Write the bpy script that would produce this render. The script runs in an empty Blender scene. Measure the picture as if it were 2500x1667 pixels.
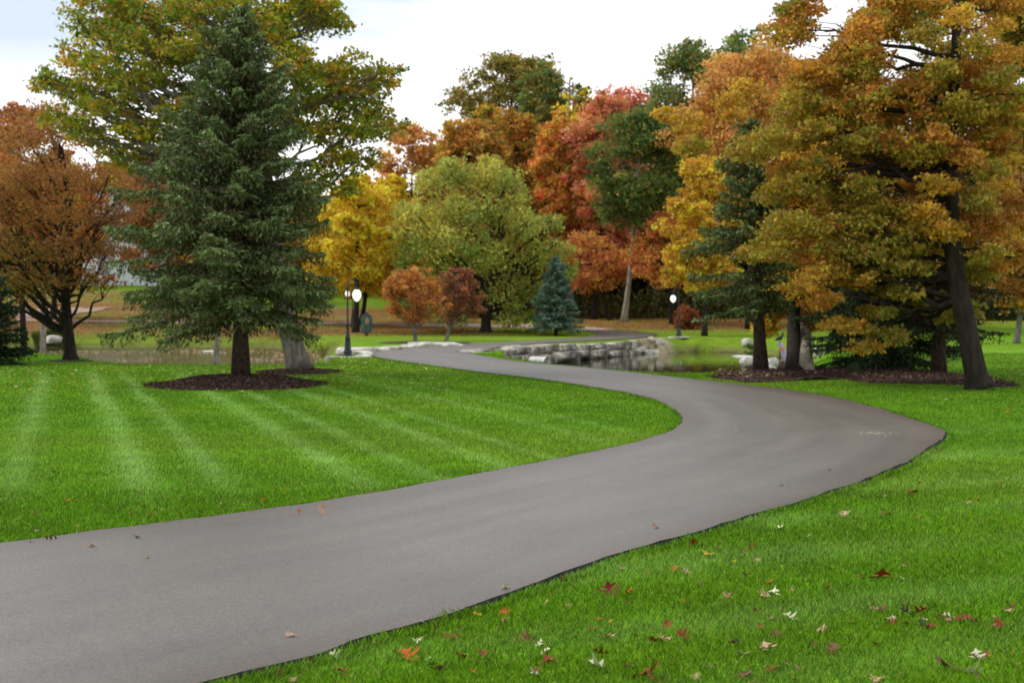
import bpy, math, random
import numpy as np
from mathutils import Vector

# ------------------------------------------------------------------ camera
scene = bpy.context.scene
F = 3472.0                 # focal length in pixels of the 2500 px wide picture (50 mm)
CH = 2.1
PITCH = math.atan(88.5 / F)
cam_d = bpy.data.cameras.new('camera'); cam = bpy.data.objects.new('camera', cam_d)
scene.collection.objects.link(cam); scene.camera = cam
cam_d.sensor_width = 36; cam_d.lens = 50; cam_d.clip_start = 0.1; cam_d.clip_end = 3000
cam.location = (0, 0, CH); cam.rotation_euler = (math.pi / 2 - PITCH, 0, 0)
cam_d.dof.use_dof = True; cam_d.dof.focus_distance = 12.5; cam_d.dof.aperture_fstop = 2.9
scene.render.resolution_x = 1024; scene.render.resolution_y = 682

# ------------------------------------------------------------------ light
SUN_EL, SUN_AZ = math.radians(52), math.radians(-70)      # azimuth measured from +Y towards +X
w = bpy.data.worlds.new('World'); scene.world = w; w.use_nodes = True
nt = w.node_tree; nt.nodes.clear()
def N(nt, t, **k):
    n = nt.nodes.new(t)
    for a, b in k.items(): setattr(n, a, b)
    return n
out = N(nt, 'ShaderNodeOutputWorld'); bg = N(nt, 'ShaderNodeBackground'); bg.inputs[1].default_value = 0.11
sky = N(nt, 'ShaderNodeTexSky', sky_type='NISHITA'); sky.sun_disc = False
sky.sun_elevation = SUN_EL; sky.sun_rotation = SUN_AZ
tc = N(nt, 'ShaderNodeTexCoord'); mp = N(nt, 'ShaderNodeMapping')
mp.inputs['Scale'].default_value = (2.2, 2.2, 9.0); mp.inputs['Location'].default_value = (0.35, 0.1, 0.25)
nz = N(nt, 'ShaderNodeTexNoise'); nz.inputs['Scale'].default_value = 1.5; nz.inputs['Detail'].default_value = 5
nz.inputs['Roughness'].default_value = 0.5
sep = N(nt, 'ShaderNodeSeparateXYZ')
nt.links.new(tc.outputs['Generated'], mp.inputs[0]); nt.links.new(mp.outputs[0], nz.inputs['Vector'])
nt.links.new(tc.outputs['Generated'], sep.inputs[0])
# cloud bank: solid near the horizon, thinner and greyer above
el = N(nt, 'ShaderNodeMapRange'); el.inputs[1].default_value = 0.085; el.inputs[2].default_value = 0.20
el.inputs[3].default_value = 0.0; el.inputs[4].default_value = 0.75
nt.links.new(sep.outputs[2], el.inputs[0])
md = N(nt, 'ShaderNodeMath', operation='MULTIPLY_ADD'); md.inputs[1].default_value = 0.9
nzr = N(nt, 'ShaderNodeMapRange'); nzr.inputs[1].default_value = 0.30; nzr.inputs[2].default_value = 0.60; nzr.inputs[3].default_value = 0.3
nt.links.new(nz.outputs[0], nzr.inputs[0])
ab = N(nt, 'ShaderNodeMath', operation='ABSOLUTE'); nt.links.new(sep.outputs[0], ab.inputs[0])
sx = N(nt, 'ShaderNodeMapRange'); sx.inputs[1].default_value = 0.05; sx.inputs[2].default_value = 0.33
sx.inputs[3].default_value = 0.8; sx.inputs[4].default_value = 1.0
nt.links.new(ab.outputs[0], sx.inputs[0])
m1 = N(nt, 'ShaderNodeMath', operation='MULTIPLY'); nt.links.new(nzr.outputs[0], m1.inputs[0]); nt.links.new(el.outputs[0], m1.inputs[1])
m2 = N(nt, 'ShaderNodeMath', operation='MULTIPLY'); nt.links.new(m1.outputs[0], m2.inputs[0]); nt.links.new(sx.outputs[0], m2.inputs[1])
m3 = N(nt, 'ShaderNodeMath', operation='MULTIPLY', use_clamp=True); m3.inputs[1].default_value = 1.7; nt.links.new(m2.outputs[0], m3.inputs[0])
greyc = N(nt, 'ShaderNodeMixRGB'); greyc.inputs[0].default_value = 0.2
greyc.inputs[1].default_value = (5.9, 6.5, 7.3, 1)
nt.links.new(sky.outputs[0], greyc.inputs[2])
mx = N(nt, 'ShaderNodeMixRGB'); mx.inputs[1].default_value = (12.8, 12.6, 12.2, 1)
nt.links.new(m3.outputs[0], mx.inputs[0]); nt.links.new(greyc.outputs[0], mx.inputs[2])
nt.links.new(mx.outputs[0], bg.inputs[0]); nt.links.new(bg.outputs[0], out.inputs[0])

sd_ = bpy.data.lights.new('sun', 'SUN'); sun = bpy.data.objects.new('sun', sd_); scene.collection.objects.link(sun)
sd_.energy = 1.5; sd_.angle = math.radians(18); sd_.color = (1, 0.95, 0.86)
dv = Vector((math.sin(SUN_AZ) * math.cos(SUN_EL), math.cos(SUN_AZ) * math.cos(SUN_EL), math.sin(SUN_EL)))
sun.rotation_euler = (-dv).to_track_quat('-Z', 'Y').to_euler()
scene.view_settings.view_transform = 'Standard'; scene.view_settings.look = 'None'
scene.view_settings.gamma = 1; scene.view_settings.exposure = 0.35
scene.view_settings.use_curve_mapping = False

# ------------------------------------------------------------------ helpers
C = scene.collection
rng = np.random.default_rng(7)
def lin(r, g, b):
    f = lambda c: (c / 255 / 12.92) if c / 255 <= 0.04045 else ((c / 255 + 0.055) / 1.055) ** 2.4
    return np.array([f(r), f(g), f(b)])
def smooth(e0, e1, x):
    t = np.clip((x - e0) / (e1 - e0), 0, 1); return t * t * (3 - 2 * t)
def vnoise(x, y, s, seed=0):
    x = np.asarray(x, float) * s + seed * 17.3; y = np.asarray(y, float) * s + seed * 9.1
    xi = np.floor(x); yi = np.floor(y); fx = x - xi; fy = y - yi
    fx = fx * fx * (3 - 2 * fx); fy = fy * fy * (3 - 2 * fy)
    def h(a, b):
        v = np.sin(a * 127.1 + b * 311.7 + seed * 74.7) * 43758.5453
        return v - np.floor(v)
    return (h(xi, yi) * (1 - fx) + h(xi + 1, yi) * fx) * (1 - fy) + (h(xi, yi + 1) * (1 - fx) + h(xi + 1, yi + 1) * fx) * fy
def seg_dist(x, y, poly, closed=True):
    """distance to polyline and index of nearest segment"""
    P = np.array(poly, float); Q = np.roll(P, -1, 0) if closed else P[1:]
    if not closed: P = P[:-1]
    best = np.full(np.shape(x), 1e9); idx = np.zeros(np.shape(x), int)
    for i, (a, b) in enumerate(zip(P, Q)):
        ab_ = b - a; L = ab_.dot(ab_)
        t = np.clip(((x - a[0]) * ab_[0] + (y - a[1]) * ab_[1]) / L, 0, 1)
        dd = np.hypot(x - a[0] - t * ab_[0], y - a[1] - t * ab_[1])
        m = dd < best; best = np.where(m, dd, best); idx = np.where(m, i, idx)
    return best, idx
def inside(x, y, poly):
    P = np.array(poly, float); r = np.zeros(np.shape(x), bool)
    j = len(P) - 1
    for i in range(len(P)):
        xi, yi = P[i]; xj, yj = P[j]
        c = ((yi > y) != (yj > y)) & (x < (xj - xi) * (y - yi) / ((yj - yi) if yj != yi else 1e-9) + xi)
        r ^= c; j = i
    return r

# lips of the two pond basins with the run of each bank
RP = [(-0.9, 62.6), (-0.1, 56.5), (1.5, 50.2), (3.1, 46.2), (4.6, 44.2), (6.4, 44.2), (8.4, 45.0), (10.2, 45.5), (12.5, 54), (15.5, 64), (19, 80), (17, 93), (10.6, 92.5), (8.1, 88.4), (5.6, 83.2), (2.2, 74.0), (-0.2, 67.6)]
RW = [0.9, 1.0, 1.3, 1.5, 1.5, 1.5, 2.5, 4, 5, 5, 8, 8, 4, 0.6, 0.6, 0.7, 0.7]
LP = [(-6.6, 52.6), (-7.4, 50.9), (-10.0, 50.0), (-13.9, 50.9), (-15.8, 53.5), (-18.6, 60), (-22, 63), (-30, 66), (-44, 72), (-44, 101), (-14, 101), (-9.6, 93), (-8.0, 80), (-7.6, 66), (-7.2, 58)]
LW = [1.3, 1.5, 1.6, 1.6, 1.6, 1.6, 2, 3, 4, 9, 9, 5, 4, 2, 1.5]
def H(x, y):
    x = np.asarray(x, float); y = np.asarray(y, float)
    z = 0.84 * np.clip((y - 98) / 14, 0, 1) ** 1.0
    left = smooth(-4, -14, x)
    z = z + left * 0.075 * np.clip(y - 117, 0, 30) + left * smooth(-18, -34, x) * 0.05 * np.clip(y - 100, 0, 45)
    z = z + 0.01 * np.clip(y - 120, 0, 200)
    for poly, wd in ((RP, RW), (LP, LW)):
        d, i = seg_dist(x, y, poly); ins = inside(x, y, poly)
        ww = np.array(wd)[i]
        t = np.clip(d / ww, 0, 1)
        z = z - np.where(ins, np.minimum(t, 1) * 0.0 + 1.7 * smooth(0, 1, t), 0)
    return z
def ray(px, py):
    u = (px - 1250) / F; v = (py - 833.5) / F
    cp, sp = math.cos(PITCH), math.sin(PITCH)
    return np.array([u, cp - v * sp, -sp - v * cp])
def G(px, py, z=None):
    """ground point seen at picture position"""
    r = ray(px, py)
    if z is not None:
        t = (z - CH) / r[2]; return np.array([r[0] * t, r[1] * t, z])
    t = (0 - CH) / r[2] if r[2] < -0.001 else 300
    if t * r[1] > 97 or r[2] > -0.004:
        t = 95.0 / r[1]
        for _ in range(2000):
            p = r * t
            if CH + p[2] <= float(H(p[0], p[1])): break
            t += 0.1
    p = r * t
    return np.array([p[0], p[1], CH + p[2]])
def D(px, py, d):
    r = ray(px, py); t = d / r[1]; return np.array([r[0] * t, d, CH + r[2] * t])
def hz(x, y): return float(H(x, y))

def prop(o, label=None, cat=None, group=None, kind=None):
    if label: o['label'] = label
    if cat: o['category'] = cat
    if group: o['group'] = group
    if kind: o['kind'] = kind
    return o
def thing(name, loc, label, cat, group=None, rz=0):
    o = bpy.data.objects.new(name, None); C.objects.link(o); o.location = loc; o.rotation_euler = (0, 0, rz)
    o.empty_display_size = 0.3
    return prop(o, label, cat, group)
def mesh_obj(name, verts, faces, mat, parent=None, col=None, sm=False, uv=None):
    """verts (n,3) array; faces: (m,k) array or list of index tuples"""
    me = bpy.data.meshes.new(name)
    verts = np.asarray(verts, np.float32)
    if isinstance(faces, np.ndarray):
        m, k = faces.shape
        me.vertices.add(len(verts)); me.vertices.foreach_set('co', verts.ravel())
        me.loops.add(m * k); me.loops.foreach_set('vertex_index', faces.astype(np.int32).ravel())
        me.polygons.add(m); me.polygons.foreach_set('loop_start', np.arange(0, m * k, k, dtype=np.int32))
        me.polygons.foreach_set('loop_total', np.full(m, k, np.int32))
        me.update(calc_edges=True)
    else:
        me.from_pydata([tuple(map(float, v)) for v in verts], [], [tuple(int(i) for i in f) for f in faces]); me.update()
    if col is not None:
        ca = me.color_attributes.new('Col', 'FLOAT_COLOR', 'POINT')
        cc = np.ones((len(verts), 4), np.float32); cc[:, :3] = col
        ca.data.foreach_set('color', cc.ravel())
    if sm: me.polygons.foreach_set('use_smooth', np.ones(len(me.polygons), bool))
    me.materials.append(mat)
    o = bpy.data.objects.new(name, me); C.objects.link(o)
    if parent is not None: o.parent = parent
    return o
def copy_tree(o, parent=None):
    c = o.copy(); C.objects.link(c)
    if parent is not None: c.parent = parent
    for ch in list(o.children): copy_tree(ch, c)
    return c

class TB:
    """collects tubes / lathes / boxes into one mesh"""
    def __init__(s): s.v = []; s.f = []; s.n = 0
    def tube(s, pts, rad, k=6, cap=True):
        pts = [np.asarray(p, float) for p in pts]; n = len(pts)
        prev = None
        for i, p in enumerate(pts):
            t = pts[min(i + 1, n - 1)] - pts[max(i - 1, 0)]; t = t / (np.linalg.norm(t) + 1e-9)
            a = np.array([1, 0, 0]) if prev is None else prev
            a = a - t * a.dot(t)
            if np.linalg.norm(a) < 1e-3: a = np.array([0, 1, 0]) - t * t[1]
            a /= np.linalg.norm(a); b = np.cross(t, a); prev = a
            r = rad[i]
            for j in range(k):
                q = 2 * math.pi * j / k; s.v.append(p + r * (math.cos(q) * a + math.sin(q) * b))
        for i in range(n - 1):
            for j in range(k):
                s.f.append((s.n + i * k + j, s.n + i * k + (j + 1) % k, s.n + (i + 1) * k + (j + 1) % k, s.n + (i + 1) * k + j))
        if cap:
            s.f.append(tuple(s.n + (n - 1) * k + j for j in range(k))); s.f.append(tuple(s.n + j for j in reversed(range(k))))
        s.n += n * k
    def lathe(s, prof, c=(0, 0, 0), k=20):
        s.tube([(c[0], c[1], c[2] + z) for r, z in prof], [r for r, z in prof], k)
    def box(s, lo, hi):
        x0, y0, z0 = lo; x1, y1, z1 = hi
        for p in ((x0, y0, z0), (x1, y0, z0), (x1, y1, z0), (x0, y1, z0), (x0, y0, z1), (x1, y0, z1), (x1, y1, z1), (x0, y1, z1)): s.v.append(np.array(p, float))
        for f in ((0, 3, 2, 1), (4, 5, 6, 7), (0, 1, 5, 4), (1, 2, 6, 5), (2, 3, 7, 6), (3, 0, 4, 7)): s.f.append(tuple(s.n + i for i in f))
        s.n += 8
    def obj(s, name, mat, parent=None, sm=True, off=None):
        v = np.array(s.v)
        if off is not None: v = v - np.asarray(off)
        return mesh_obj(name, v, s.f, mat, parent, sm=sm)

# ------------------------------------------------------------------ materials
def new_mat(name):
    m = bpy.data.materials.new(name); m.use_nodes = True; return m, m.node_tree, m.node_tree.nodes['Principled BSDF'], m.node_tree.nodes['Material Output']
def leaf_mat(name, trans=0.4, rough=0.55, var=0.35):
    m, nt, b, o = new_mat(name)
    a = N(nt, 'ShaderNodeVertexColor', layer_name='Col')
    g = N(nt, 'ShaderNodeNewGeometry')
    b.inputs['Roughness'].default_value = rough; b.inputs['Specular IOR Level'].default_value = 0.25
    nt.links.new(a.outputs[0], b.inputs['Base Color'])
    t = N(nt, 'ShaderNodeBsdfTranslucent'); mixs = N(nt, 'ShaderNodeMixShader'); mixs.inputs[0].default_value = trans
    br = N(nt, 'ShaderNodeMixRGB', blend_type='MULTIPLY'); br.inputs[0].default_value = 1; br.inputs[2].default_value = (1.15, 1.12, 0.75, 1)
    nt.links.new(a.outputs[0], br.inputs[1]); nt.links.new(br.outputs[0], t.inputs[0])
    nt.links.new(b.outputs[0], mixs.inputs[1]); nt.links.new(t.outputs[0], mixs.inputs[2]); nt.links.new(mixs.outputs[0], o.inputs[0])
    return m
def noise_mat(name, c1, c2, scale=5, rough=0.8, bump=0.3, detail=6, c3=None, sc3=1.0, lo=0.35, hi=0.65, stretch=None, spec=0.3, dist=0.02, metal=0):
    m, nt, b, o = new_mat(name)
    tc = N(nt, 'ShaderNodeTexCoord'); mp = N(nt, 'ShaderNodeMapping')
    if stretch: mp.inputs['Scale'].default_value = stretch
    nt.links.new(tc.outputs['Object'], mp.inputs[0])
    n = N(nt, 'ShaderNodeTexNoise'); n.inputs['Scale'].default_value = scale; n.inputs['Detail'].default_value = detail
    nt.links.new(mp.outputs[0], n.inputs['Vector'])
    r = N(nt, 'ShaderNodeValToRGB'); r.color_ramp.elements[0].position = lo; r.color_ramp.elements[1].position = hi
    r.color_ramp.elements[0].color = (*c1, 1); r.color_ramp.elements[1].color = (*c2, 1)
    nt.links.new(n.outputs[0], r.inputs[0]); last = r.outputs[0]
    if c3 is not None:
        n2 = N(nt, 'ShaderNodeTexNoise'); n2.inputs['Scale'].default_value = sc3; n2.inputs['Detail'].default_value = 3
        nt.links.new(tc.outputs['Object'], n2.inputs['Vector'])
        mr = N(nt, 'ShaderNodeMapRange'); mr.inputs[1].default_value = 0.45; mr.inputs[2].default_value = 0.65
        nt.links.new(n2.outputs[0], mr.inputs[0]); mm = N(nt, 'ShaderNodeMixRGB')
        nt.links.new(mr.outputs[0], mm.inputs[0]); nt.links.new(last, mm.inputs[1]); mm.inputs[2].default_value = (*c3, 1); last = mm.outputs[0]
    nt.links.new(last, b.inputs['Base Color']); b.inputs['Roughness'].default_value = rough; b.inputs['Specular IOR Level'].default_value = spec
    b.inputs['Metallic'].default_value = metal
    if bump:
        bp = N(nt, 'ShaderNodeBump'); bp.inputs['Strength'].default_value = bump; bp.inputs['Distance'].default_value = dist
        nt.links.new(n.outputs[0], bp.inputs['Height']); nt.links.new(bp.outputs[0], b.inputs['Normal'])
    return m
M = {}
M['leaf'] = leaf_mat('autumn_leaves', 0.45)
M['needle'] = leaf_mat('spruce_needles', 0.12, 0.6)
M['grass'] = leaf_mat('grass_blades', 0.35, 0.5); M['mulch_chip'] = leaf_mat('wood_chips', 0.0, 0.9)
M['bark_grey'] = noise_mat('grey_bark', lin(88, 80, 72), lin(140, 130, 120), 9, 0.9, 0.8, stretch=(1, 1, 0.25), c3=lin(95, 92, 80), sc3=1.5)
M['bark_dark'] = noise_mat('dark_bark', lin(26, 22, 17), lin(56, 46, 36), 9, 0.9, 0.8, stretch=(1, 1, 0.25))
M['bark_spruce'] = noise_mat('brown_scaly_bark', lin(36, 28, 22), lin(80, 64, 50), 14, 0.9, 0.8, stretch=(1, 1, 0.6))
M['bark_pale'] = noise_mat('pale_bark', lin(120, 108, 92), lin(175, 165, 148), 8, 0.9, 0.6, stretch=(1, 1, 0.3))
M['mulch'] = noise_mat('bark_mulch', lin(38, 28, 24), lin(104, 82, 72), 16, 0.95, 1.0, dist=0.05, detail=8)
M['stone'] = noise_mat('limestone', lin(104, 94, 80), lin(216, 206, 186), 2.2, 0.85, 0.7, c3=lin(96, 92, 84), sc3=0.9, lo=0.3, hi=0.6, detail=9, dist=0.06)
M['pale_stone'] = noise_mat('pale_limestone', lin(170, 162, 146), lin(226, 220, 206), 3, 0.85, 0.6, detail=9, dist=0.04)
M['pole'] = noise_mat('dark_blue_green_paint', lin(20, 30, 40), lin(30, 44, 54), 6, 0.42, 0.05, spec=0.5)
M['edge'] = noise_mat('asphalt_edge', (0.012, 0.012, 0.012), (0.04, 0.038, 0.036), 30, 0.9, 0.6)
def emis_mat(name, col, st):
    m, nt, b, o = new_mat(name)
    b.inputs['Base Color'].default_value = (0.85, 0.85, 0.82, 1); b.inputs['Roughness'].default_value = 0.25
    b.inputs['Emission Color'].default_value = (*col, 1); b.inputs['Emission Strength'].default_value = st
    return m
M['globe'] = emis_mat('lit_white_globe', (1, 0.98, 0.93), 0.9)
# lawn / terrain: painted ground cover zones in the Col attribute, fine grain from noise
m, nt, b, o = new_mat('ground_cover')
a = N(nt, 'ShaderNodeVertexColor', layer_name='Col'); tcg = N(nt, 'ShaderNodeTexCoord')
n1 = N(nt, 'ShaderNodeTexNoise'); n1.inputs['Scale'].default_value = 14; n1.inputs['Detail'].default_value = 8
n2 = N(nt, 'ShaderNodeTexNoise'); n2.inputs['Scale'].default_value = 1.1; n2.inputs['Detail'].default_value = 4
nt.links.new(tcg.outputs['Object'], n1.inputs['Vector']); nt.links.new(tcg.outputs['Object'], n2.inputs['Vector'])
r1 = N(nt, 'ShaderNodeMapRange'); r1.inputs[1].default_value = 0.3; r1.inputs[2].default_value = 0.7; r1.inputs[3].default_value = 0.55; r1.inputs[4].default_value = 1.4
r2 = N(nt, 'ShaderNodeMapRange'); r2.inputs[1].default_value = 0.35; r2.inputs[2].default_value = 0.65; r2.inputs[3].default_value = 0.86; r2.inputs[4].default_value = 1.12
nt.links.new(n1.outputs[0], r1.inputs[0]); nt.links.new(n2.outputs[0], r2.inputs[0])
mu = N(nt, 'ShaderNodeMath', operation='MULTIPLY'); nt.links.new(r1.outputs[0], mu.inputs[0]); nt.links.new(r2.outputs[0], mu.inputs[1])
vm = N(nt, 'ShaderNodeVectorMath', operation='SCALE'); nt.links.new(a.outputs[0], vm.inputs[0]); nt.links.new(mu.outputs[0], vm.inputs['Scale'])
nt.links.new(vm.outputs[0], b.inputs['Base Color']); b.inputs['Roughness'].default_value = 0.9; b.inputs['Specular IOR Level'].default_value = 0.08
bp = N(nt, 'ShaderNodeBump'); bp.inputs['Strength'].default_value = 0.7; bp.inputs['Distance'].default_value = 0.03
nt.links.new(n1.outputs[0], bp.inputs['Height']); nt.links.new(bp.outputs[0], b.inputs['Normal'])
M['ground'] = m
# asphalt: Col.r carries the distance from the path edge
m, nt, b, o = new_mat('asphalt')
a = N(nt, 'ShaderNodeVertexColor', layer_name='Col'); tca = N(nt, 'ShaderNodeTexCoord')
fine = N(nt, 'ShaderNodeTexNoise'); fine.inputs['Scale'].default_value = 55; fine.inputs['Detail'].default_value = 6; fine.inputs['Roughness'].default_value = 0.75
big = N(nt, 'ShaderNodeTexNoise'); big.inputs['Scale'].default_value = 0.55; big.inputs['Detail'].default_value = 5
pat = N(nt, 'ShaderNodeTexNoise'); pat.inputs['Scale'].default_value = 22.0; pat.inputs['Detail'].default_value = 5
for q in (fine, big, pat): nt.links.new(tca.outputs['Object'], q.inputs['Vector'])
sepc = N(nt, 'ShaderNodeSeparateColor'); nt.links.new(a.outputs[0], sepc.inputs[0])
# streaks that follow the rollers along the path (Col.g = across, Col.b = along)
cmb = N(nt, 'ShaderNodeCombineXYZ'); nt.links.new(sepc.outputs[1], cmb.inputs[0]); nt.links.new(sepc.outputs[2], cmb.inputs[1])
mps = N(nt, 'ShaderNodeMapping'); mps.inputs['Scale'].default_value = (9, 14, 1); nt.links.new(cmb.outputs[0], mps.inputs[0])
stk = N(nt, 'ShaderNodeTexNoise'); stk.inputs['Scale'].default_value = 1; stk.inputs['Detail'].default_value = 4; nt.links.new(mps.outputs[0], stk.inputs['Vector'])
def mr(src, a0, a1, b0, b1):
    q = N(nt, 'ShaderNodeMapRange'); q.inputs[1].default_value = a0; q.inputs[2].default_value = a1; q.inputs[3].default_value = b0; q.inputs[4].default_value = b1
    nt.links.new(src, q.inputs[0]); return q.outputs[0]
def mul(x, y):
    q = N(nt, 'ShaderNodeMath', operation='MULTIPLY'); nt.links.new(x, q.inputs[0]); nt.links.new(y, q.inputs[1]); return q.outputs[0]
val = mul(mul(mr(fine.outputs[0], 0.36, 0.64, 0.5, 1.5), mr(big.outputs[0], 0.35, 0.65, 0.92, 1.08)), mul(mr(stk.outputs[0], 0.35, 0.65, 0.88, 1.12), mr(pat.outputs[0], 0.3, 0.7, 0.93, 1.07)))
edgec = N(nt, 'ShaderNodeMixRGB'); edgec.inputs[1].default_value = (0.106, 0.079, 0.060, 1); edgec.inputs[2].default_value = (0.143, 0.123, 0.101, 1)
nt.links.new(mr(sepc.outputs[0], 0.0, 0.85, 0.0, 1.0), edgec.inputs[0])
vm = N(nt, 'ShaderNodeVectorMath', operation='SCALE'); nt.links.new(edgec.outputs[0], vm.inputs[0]); nt.links.new(val, vm.inputs['Scale'])
nt.links.new(vm.outputs[0], b.inputs['Base Color']); b.inputs['Roughness'].default_value = 0.45; b.inputs['Specular IOR Level'].default_value = 0.8
bp = N(nt, 'ShaderNodeBump'); bp.inputs['Strength'].default_value = 0.5; bp.inputs['Distance'].default_value = 0.004
nt.links.new(fine.outputs[0], bp.inputs['Height']); nt.links.new(bp.outputs[0], b.inputs['Normal'])
M['asphalt'] = m
# water
m, nt, b, o = new_mat('pond_surface')
b.inputs['Base Color'].default_value = (0.018, 0.020, 0.007, 1); b.inputs['Roughness'].default_value = 0.04; b.inputs['IOR'].default_value = 1.33
b.inputs['Specular IOR Level'].default_value = 0.7
tcw = N(nt, 'ShaderNodeTexCoord'); mpw = N(nt, 'ShaderNodeMapping'); mpw.inputs['Scale'].default_value = (1, 0.6, 1)
nw = N(nt, 'ShaderNodeTexNoise'); nw.inputs['Scale'].default_value = 1.6; nw.inputs['Detail'].default_value = 3
nt.links.new(tcw.outputs['Object'], mpw.inputs[0]); nt.links.new(mpw.outputs[0], nw.inputs['Vector'])
bp = N(nt, 'ShaderNodeBump'); bp.inputs['Strength'].default_value = 0.25; bp.inputs['Distance'].default_value = 0.04
nt.links.new(nw.outputs[0], bp.inputs['Height']); nt.links.new(bp.outputs[0], b.inputs['Normal'])
M['water'] = m
m2 = m.copy(); m2.name = 'rippled_pond_surface'; M['water_left'] = m2
for q in m2.node_tree.nodes:
    if q.type == 'BUMP': q.inputs['Strength'].default_value = 1.0; q.inputs['Distance'].default_value = 0.12
    if q.type == 'BSDF_PRINCIPLED': q.inputs['Base Color'].default_value = (.022, .018, .010, 1); q.inputs['Specular IOR Level'].default_value = .5; q.inputs['Roughness'].default_value = .06
    if q.type == 'TEX_NOISE': q.inputs['Scale'].default_value = 3.5

# ------------------------------------------------------------------ path edges (picture positions, matched pairs)
PAIRS = [((0, 1337), (552, 1667)), ((361, 1288), (893, 1569)), ((744, 1238), (1180, 1480)), ((1063, 1183), (1473, 1378)), ((1414, 1117), (1856, 1260)),
 ((1573, 1080), (2137, 1169)), ((1645, 1054), (2268, 1100)), ((1664, 1030), (2305, 1067)), ((1645, 1002), (2258, 1038)), ((1600, 980), (2074, 983)),
 ((1531, 962), (1904, 953)), ((1454, 949), (1709, 931)), ((1352, 933), (1582, 916)), ((1260, 921), (1480, 905)), ((1158, 909), (1378, 895)),
 ((1030, 891), (1270, 885)), ((940, 878), (1182, 871)), ((903, 867), (1149, 862)), ((923, 860), (1171, 857)), ((985, 852), (1230, 849)), ((1080, 844), (1286, 842)),
 ((1200, 838), (1378, 836)), ((1310, 832), (1480, 831)), ((1403, 826), (1572, 825)), ((1457, 819), (1605, 819)), ((1446, 812), (1569, 812)), ((1408, 807), (1505, 806))]
BACK = [((1408, 807), (1505, 806)), ((1330, 803), (1440, 799)), ((1180, 800), (1300, 792)), ((1000, 797), (1020, 789)), ((800, 793), (810, 787)), ((500, 791), (505, 786.5)), ((200, 787), (205, 782.5)), ((40, 783), (45, 778))]
def wpair(pr): return [G(*pr[0]), G(*pr[1])]
WP = [[np.array([-8.6, 7.0, 0]), np.array([-5.6, 3.4, 0])]] + [wpair(p) for p in PAIRS]
def catmull(P, n):
    P = [np.asarray(p, float) for p in P]; P = [2 * P[0] - P[1]] + P + [2 * P[-1] - P[-2]]
    o = []
    for i in range(1, len(P) - 2):
        for k in range(n):
            t = k / n
            o.append(0.5 * ((2 * P[i]) + (-P[i - 1] + P[i + 1]) * t + (2 * P[i - 1] - 5 * P[i] + 4 * P[i + 1] - P[i + 2]) * t * t + (-P[i - 1] + 3 * P[i] - 3 * P[i + 1] + P[i + 2]) * t ** 3))
    o.append(P[-2]); return np.array(o)
EL = catmull([p[0] for p in WP], 8); ER = catmull([p[1] for p in WP], 8)
for E in (EL, ER): E[:, 2] = 0
PATH_POLY = np.vstack([EL[:, :2], ER[::-1, :2]])
def ribbon(name, A, B, lift, mat, K=10, skirt=0.05, edge_mat=None, wob=0.0):
    n = len(A); T = np.linspace(0, 1, K + 1)
    if wob:
        for E, sgn in ((A, -1), (B, 1)):
            j = (vnoise(E[:, 0], E[:, 1], 1.1, 5) - 0.5) * wob + (vnoise(E[:, 0], E[:, 1], 4, 6) - 0.5) * wob * 0.6
            dirv = (B - A); dirv = dirv / np.linalg.norm(dirv, axis=1)[:, None]
            E += sgn * dirv * j[:, None]
    V = A[:, None, :] * (1 - T[None, :, None]) + B[:, None, :] * T[None, :, None]
    V[:, :, 2] = H(V[:, :, 0], V[:, :, 1]) + lift
    wdt = np.linalg.norm(B - A, axis=1)
    col = np.zeros((n, K + 1, 3)); dd = np.minimum(T, 1 - T)[None, :] * wdt[:, None]
    col[:, :, 0] = np.clip(dd / 1.0, 0, 1); col[:, :, 1] = T[None, :]
    s = np.concatenate([[0], np.cumsum(np.linalg.norm(np.diff((A + B) / 2, axis=0), axis=1))]); col[:, :, 2] = s[:, None] / 100
    idx = np.arange(n * (K + 1)).reshape(n, K + 1)
    f = np.stack([idx[:-1, :-1], idx[:-1, 1:], idx[1:, 1:], idx[1:, :-1]], -1).reshape(-1, 4)
    o = mesh_obj(name, V.reshape(-1, 3), f[:, ::-1] if False else f, mat, col=col.reshape(-1, 3), sm=True)
    if skirt:
        for E, nm, sg in ((V[:, 0], 'asphalt_edge', -1), (V[:, -1], 'asphalt_edge', 1)):
            dirv = (B - A); dirv = dirv / np.linalg.norm(dirv, axis=1)[:, None]
            lo = E + dirv * sg * (0.035 + 0.03 * vnoise(E[:, 0], E[:, 1], 3, 8))[:, None]; lo[:, 2] = E[:, 2] - lift - skirt
            vv = np.vstack([E, lo]); m_ = len(E); a = np.arange(m_ - 1)
            ff = np.stack([a, a + 1, a + 1 + m_, a + m_], -1)
            mesh_obj(nm, vv, ff, edge_mat, parent=o)
    return o
def densify(E, step=0.35):
    s = np.concatenate([[0], np.cumsum(np.linalg.norm(np.diff(E, axis=0), axis=1))]); return s
n_ = len(EL); tt = np.linspace(0, n_ - 1, n_ * 3)
up = lambda E: np.stack([np.interp(tt, np.arange(n_), E[:, k]) for k in range(3)], -1)
ELd, ERd = up(EL), up(ER)
pth = ribbon('asphalt_path', ELd.copy(), ERd.copy(), 0.044, M['asphalt'], K=12, skirt=0.03, edge_mat=M['edge'], wob=0.09)
prop(pth, 'winding grey asphalt path crossing the lawn', kind='structure')
BW = [wpair(p) for p in BACK]; BL = catmull([p[0] for p in BW], 6); BR = catmull([p[1] for p in BW], 6)
BL[:, 2] = 0; BR[:, 2] = 0
M['drive'] = noise_mat('leaf_strewn_drive', lin(150, 120, 108), lin(205, 188, 178), 3, 0.9, 0.2, detail=8, c3=lin(150, 110, 90), sc3=0.5)
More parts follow.
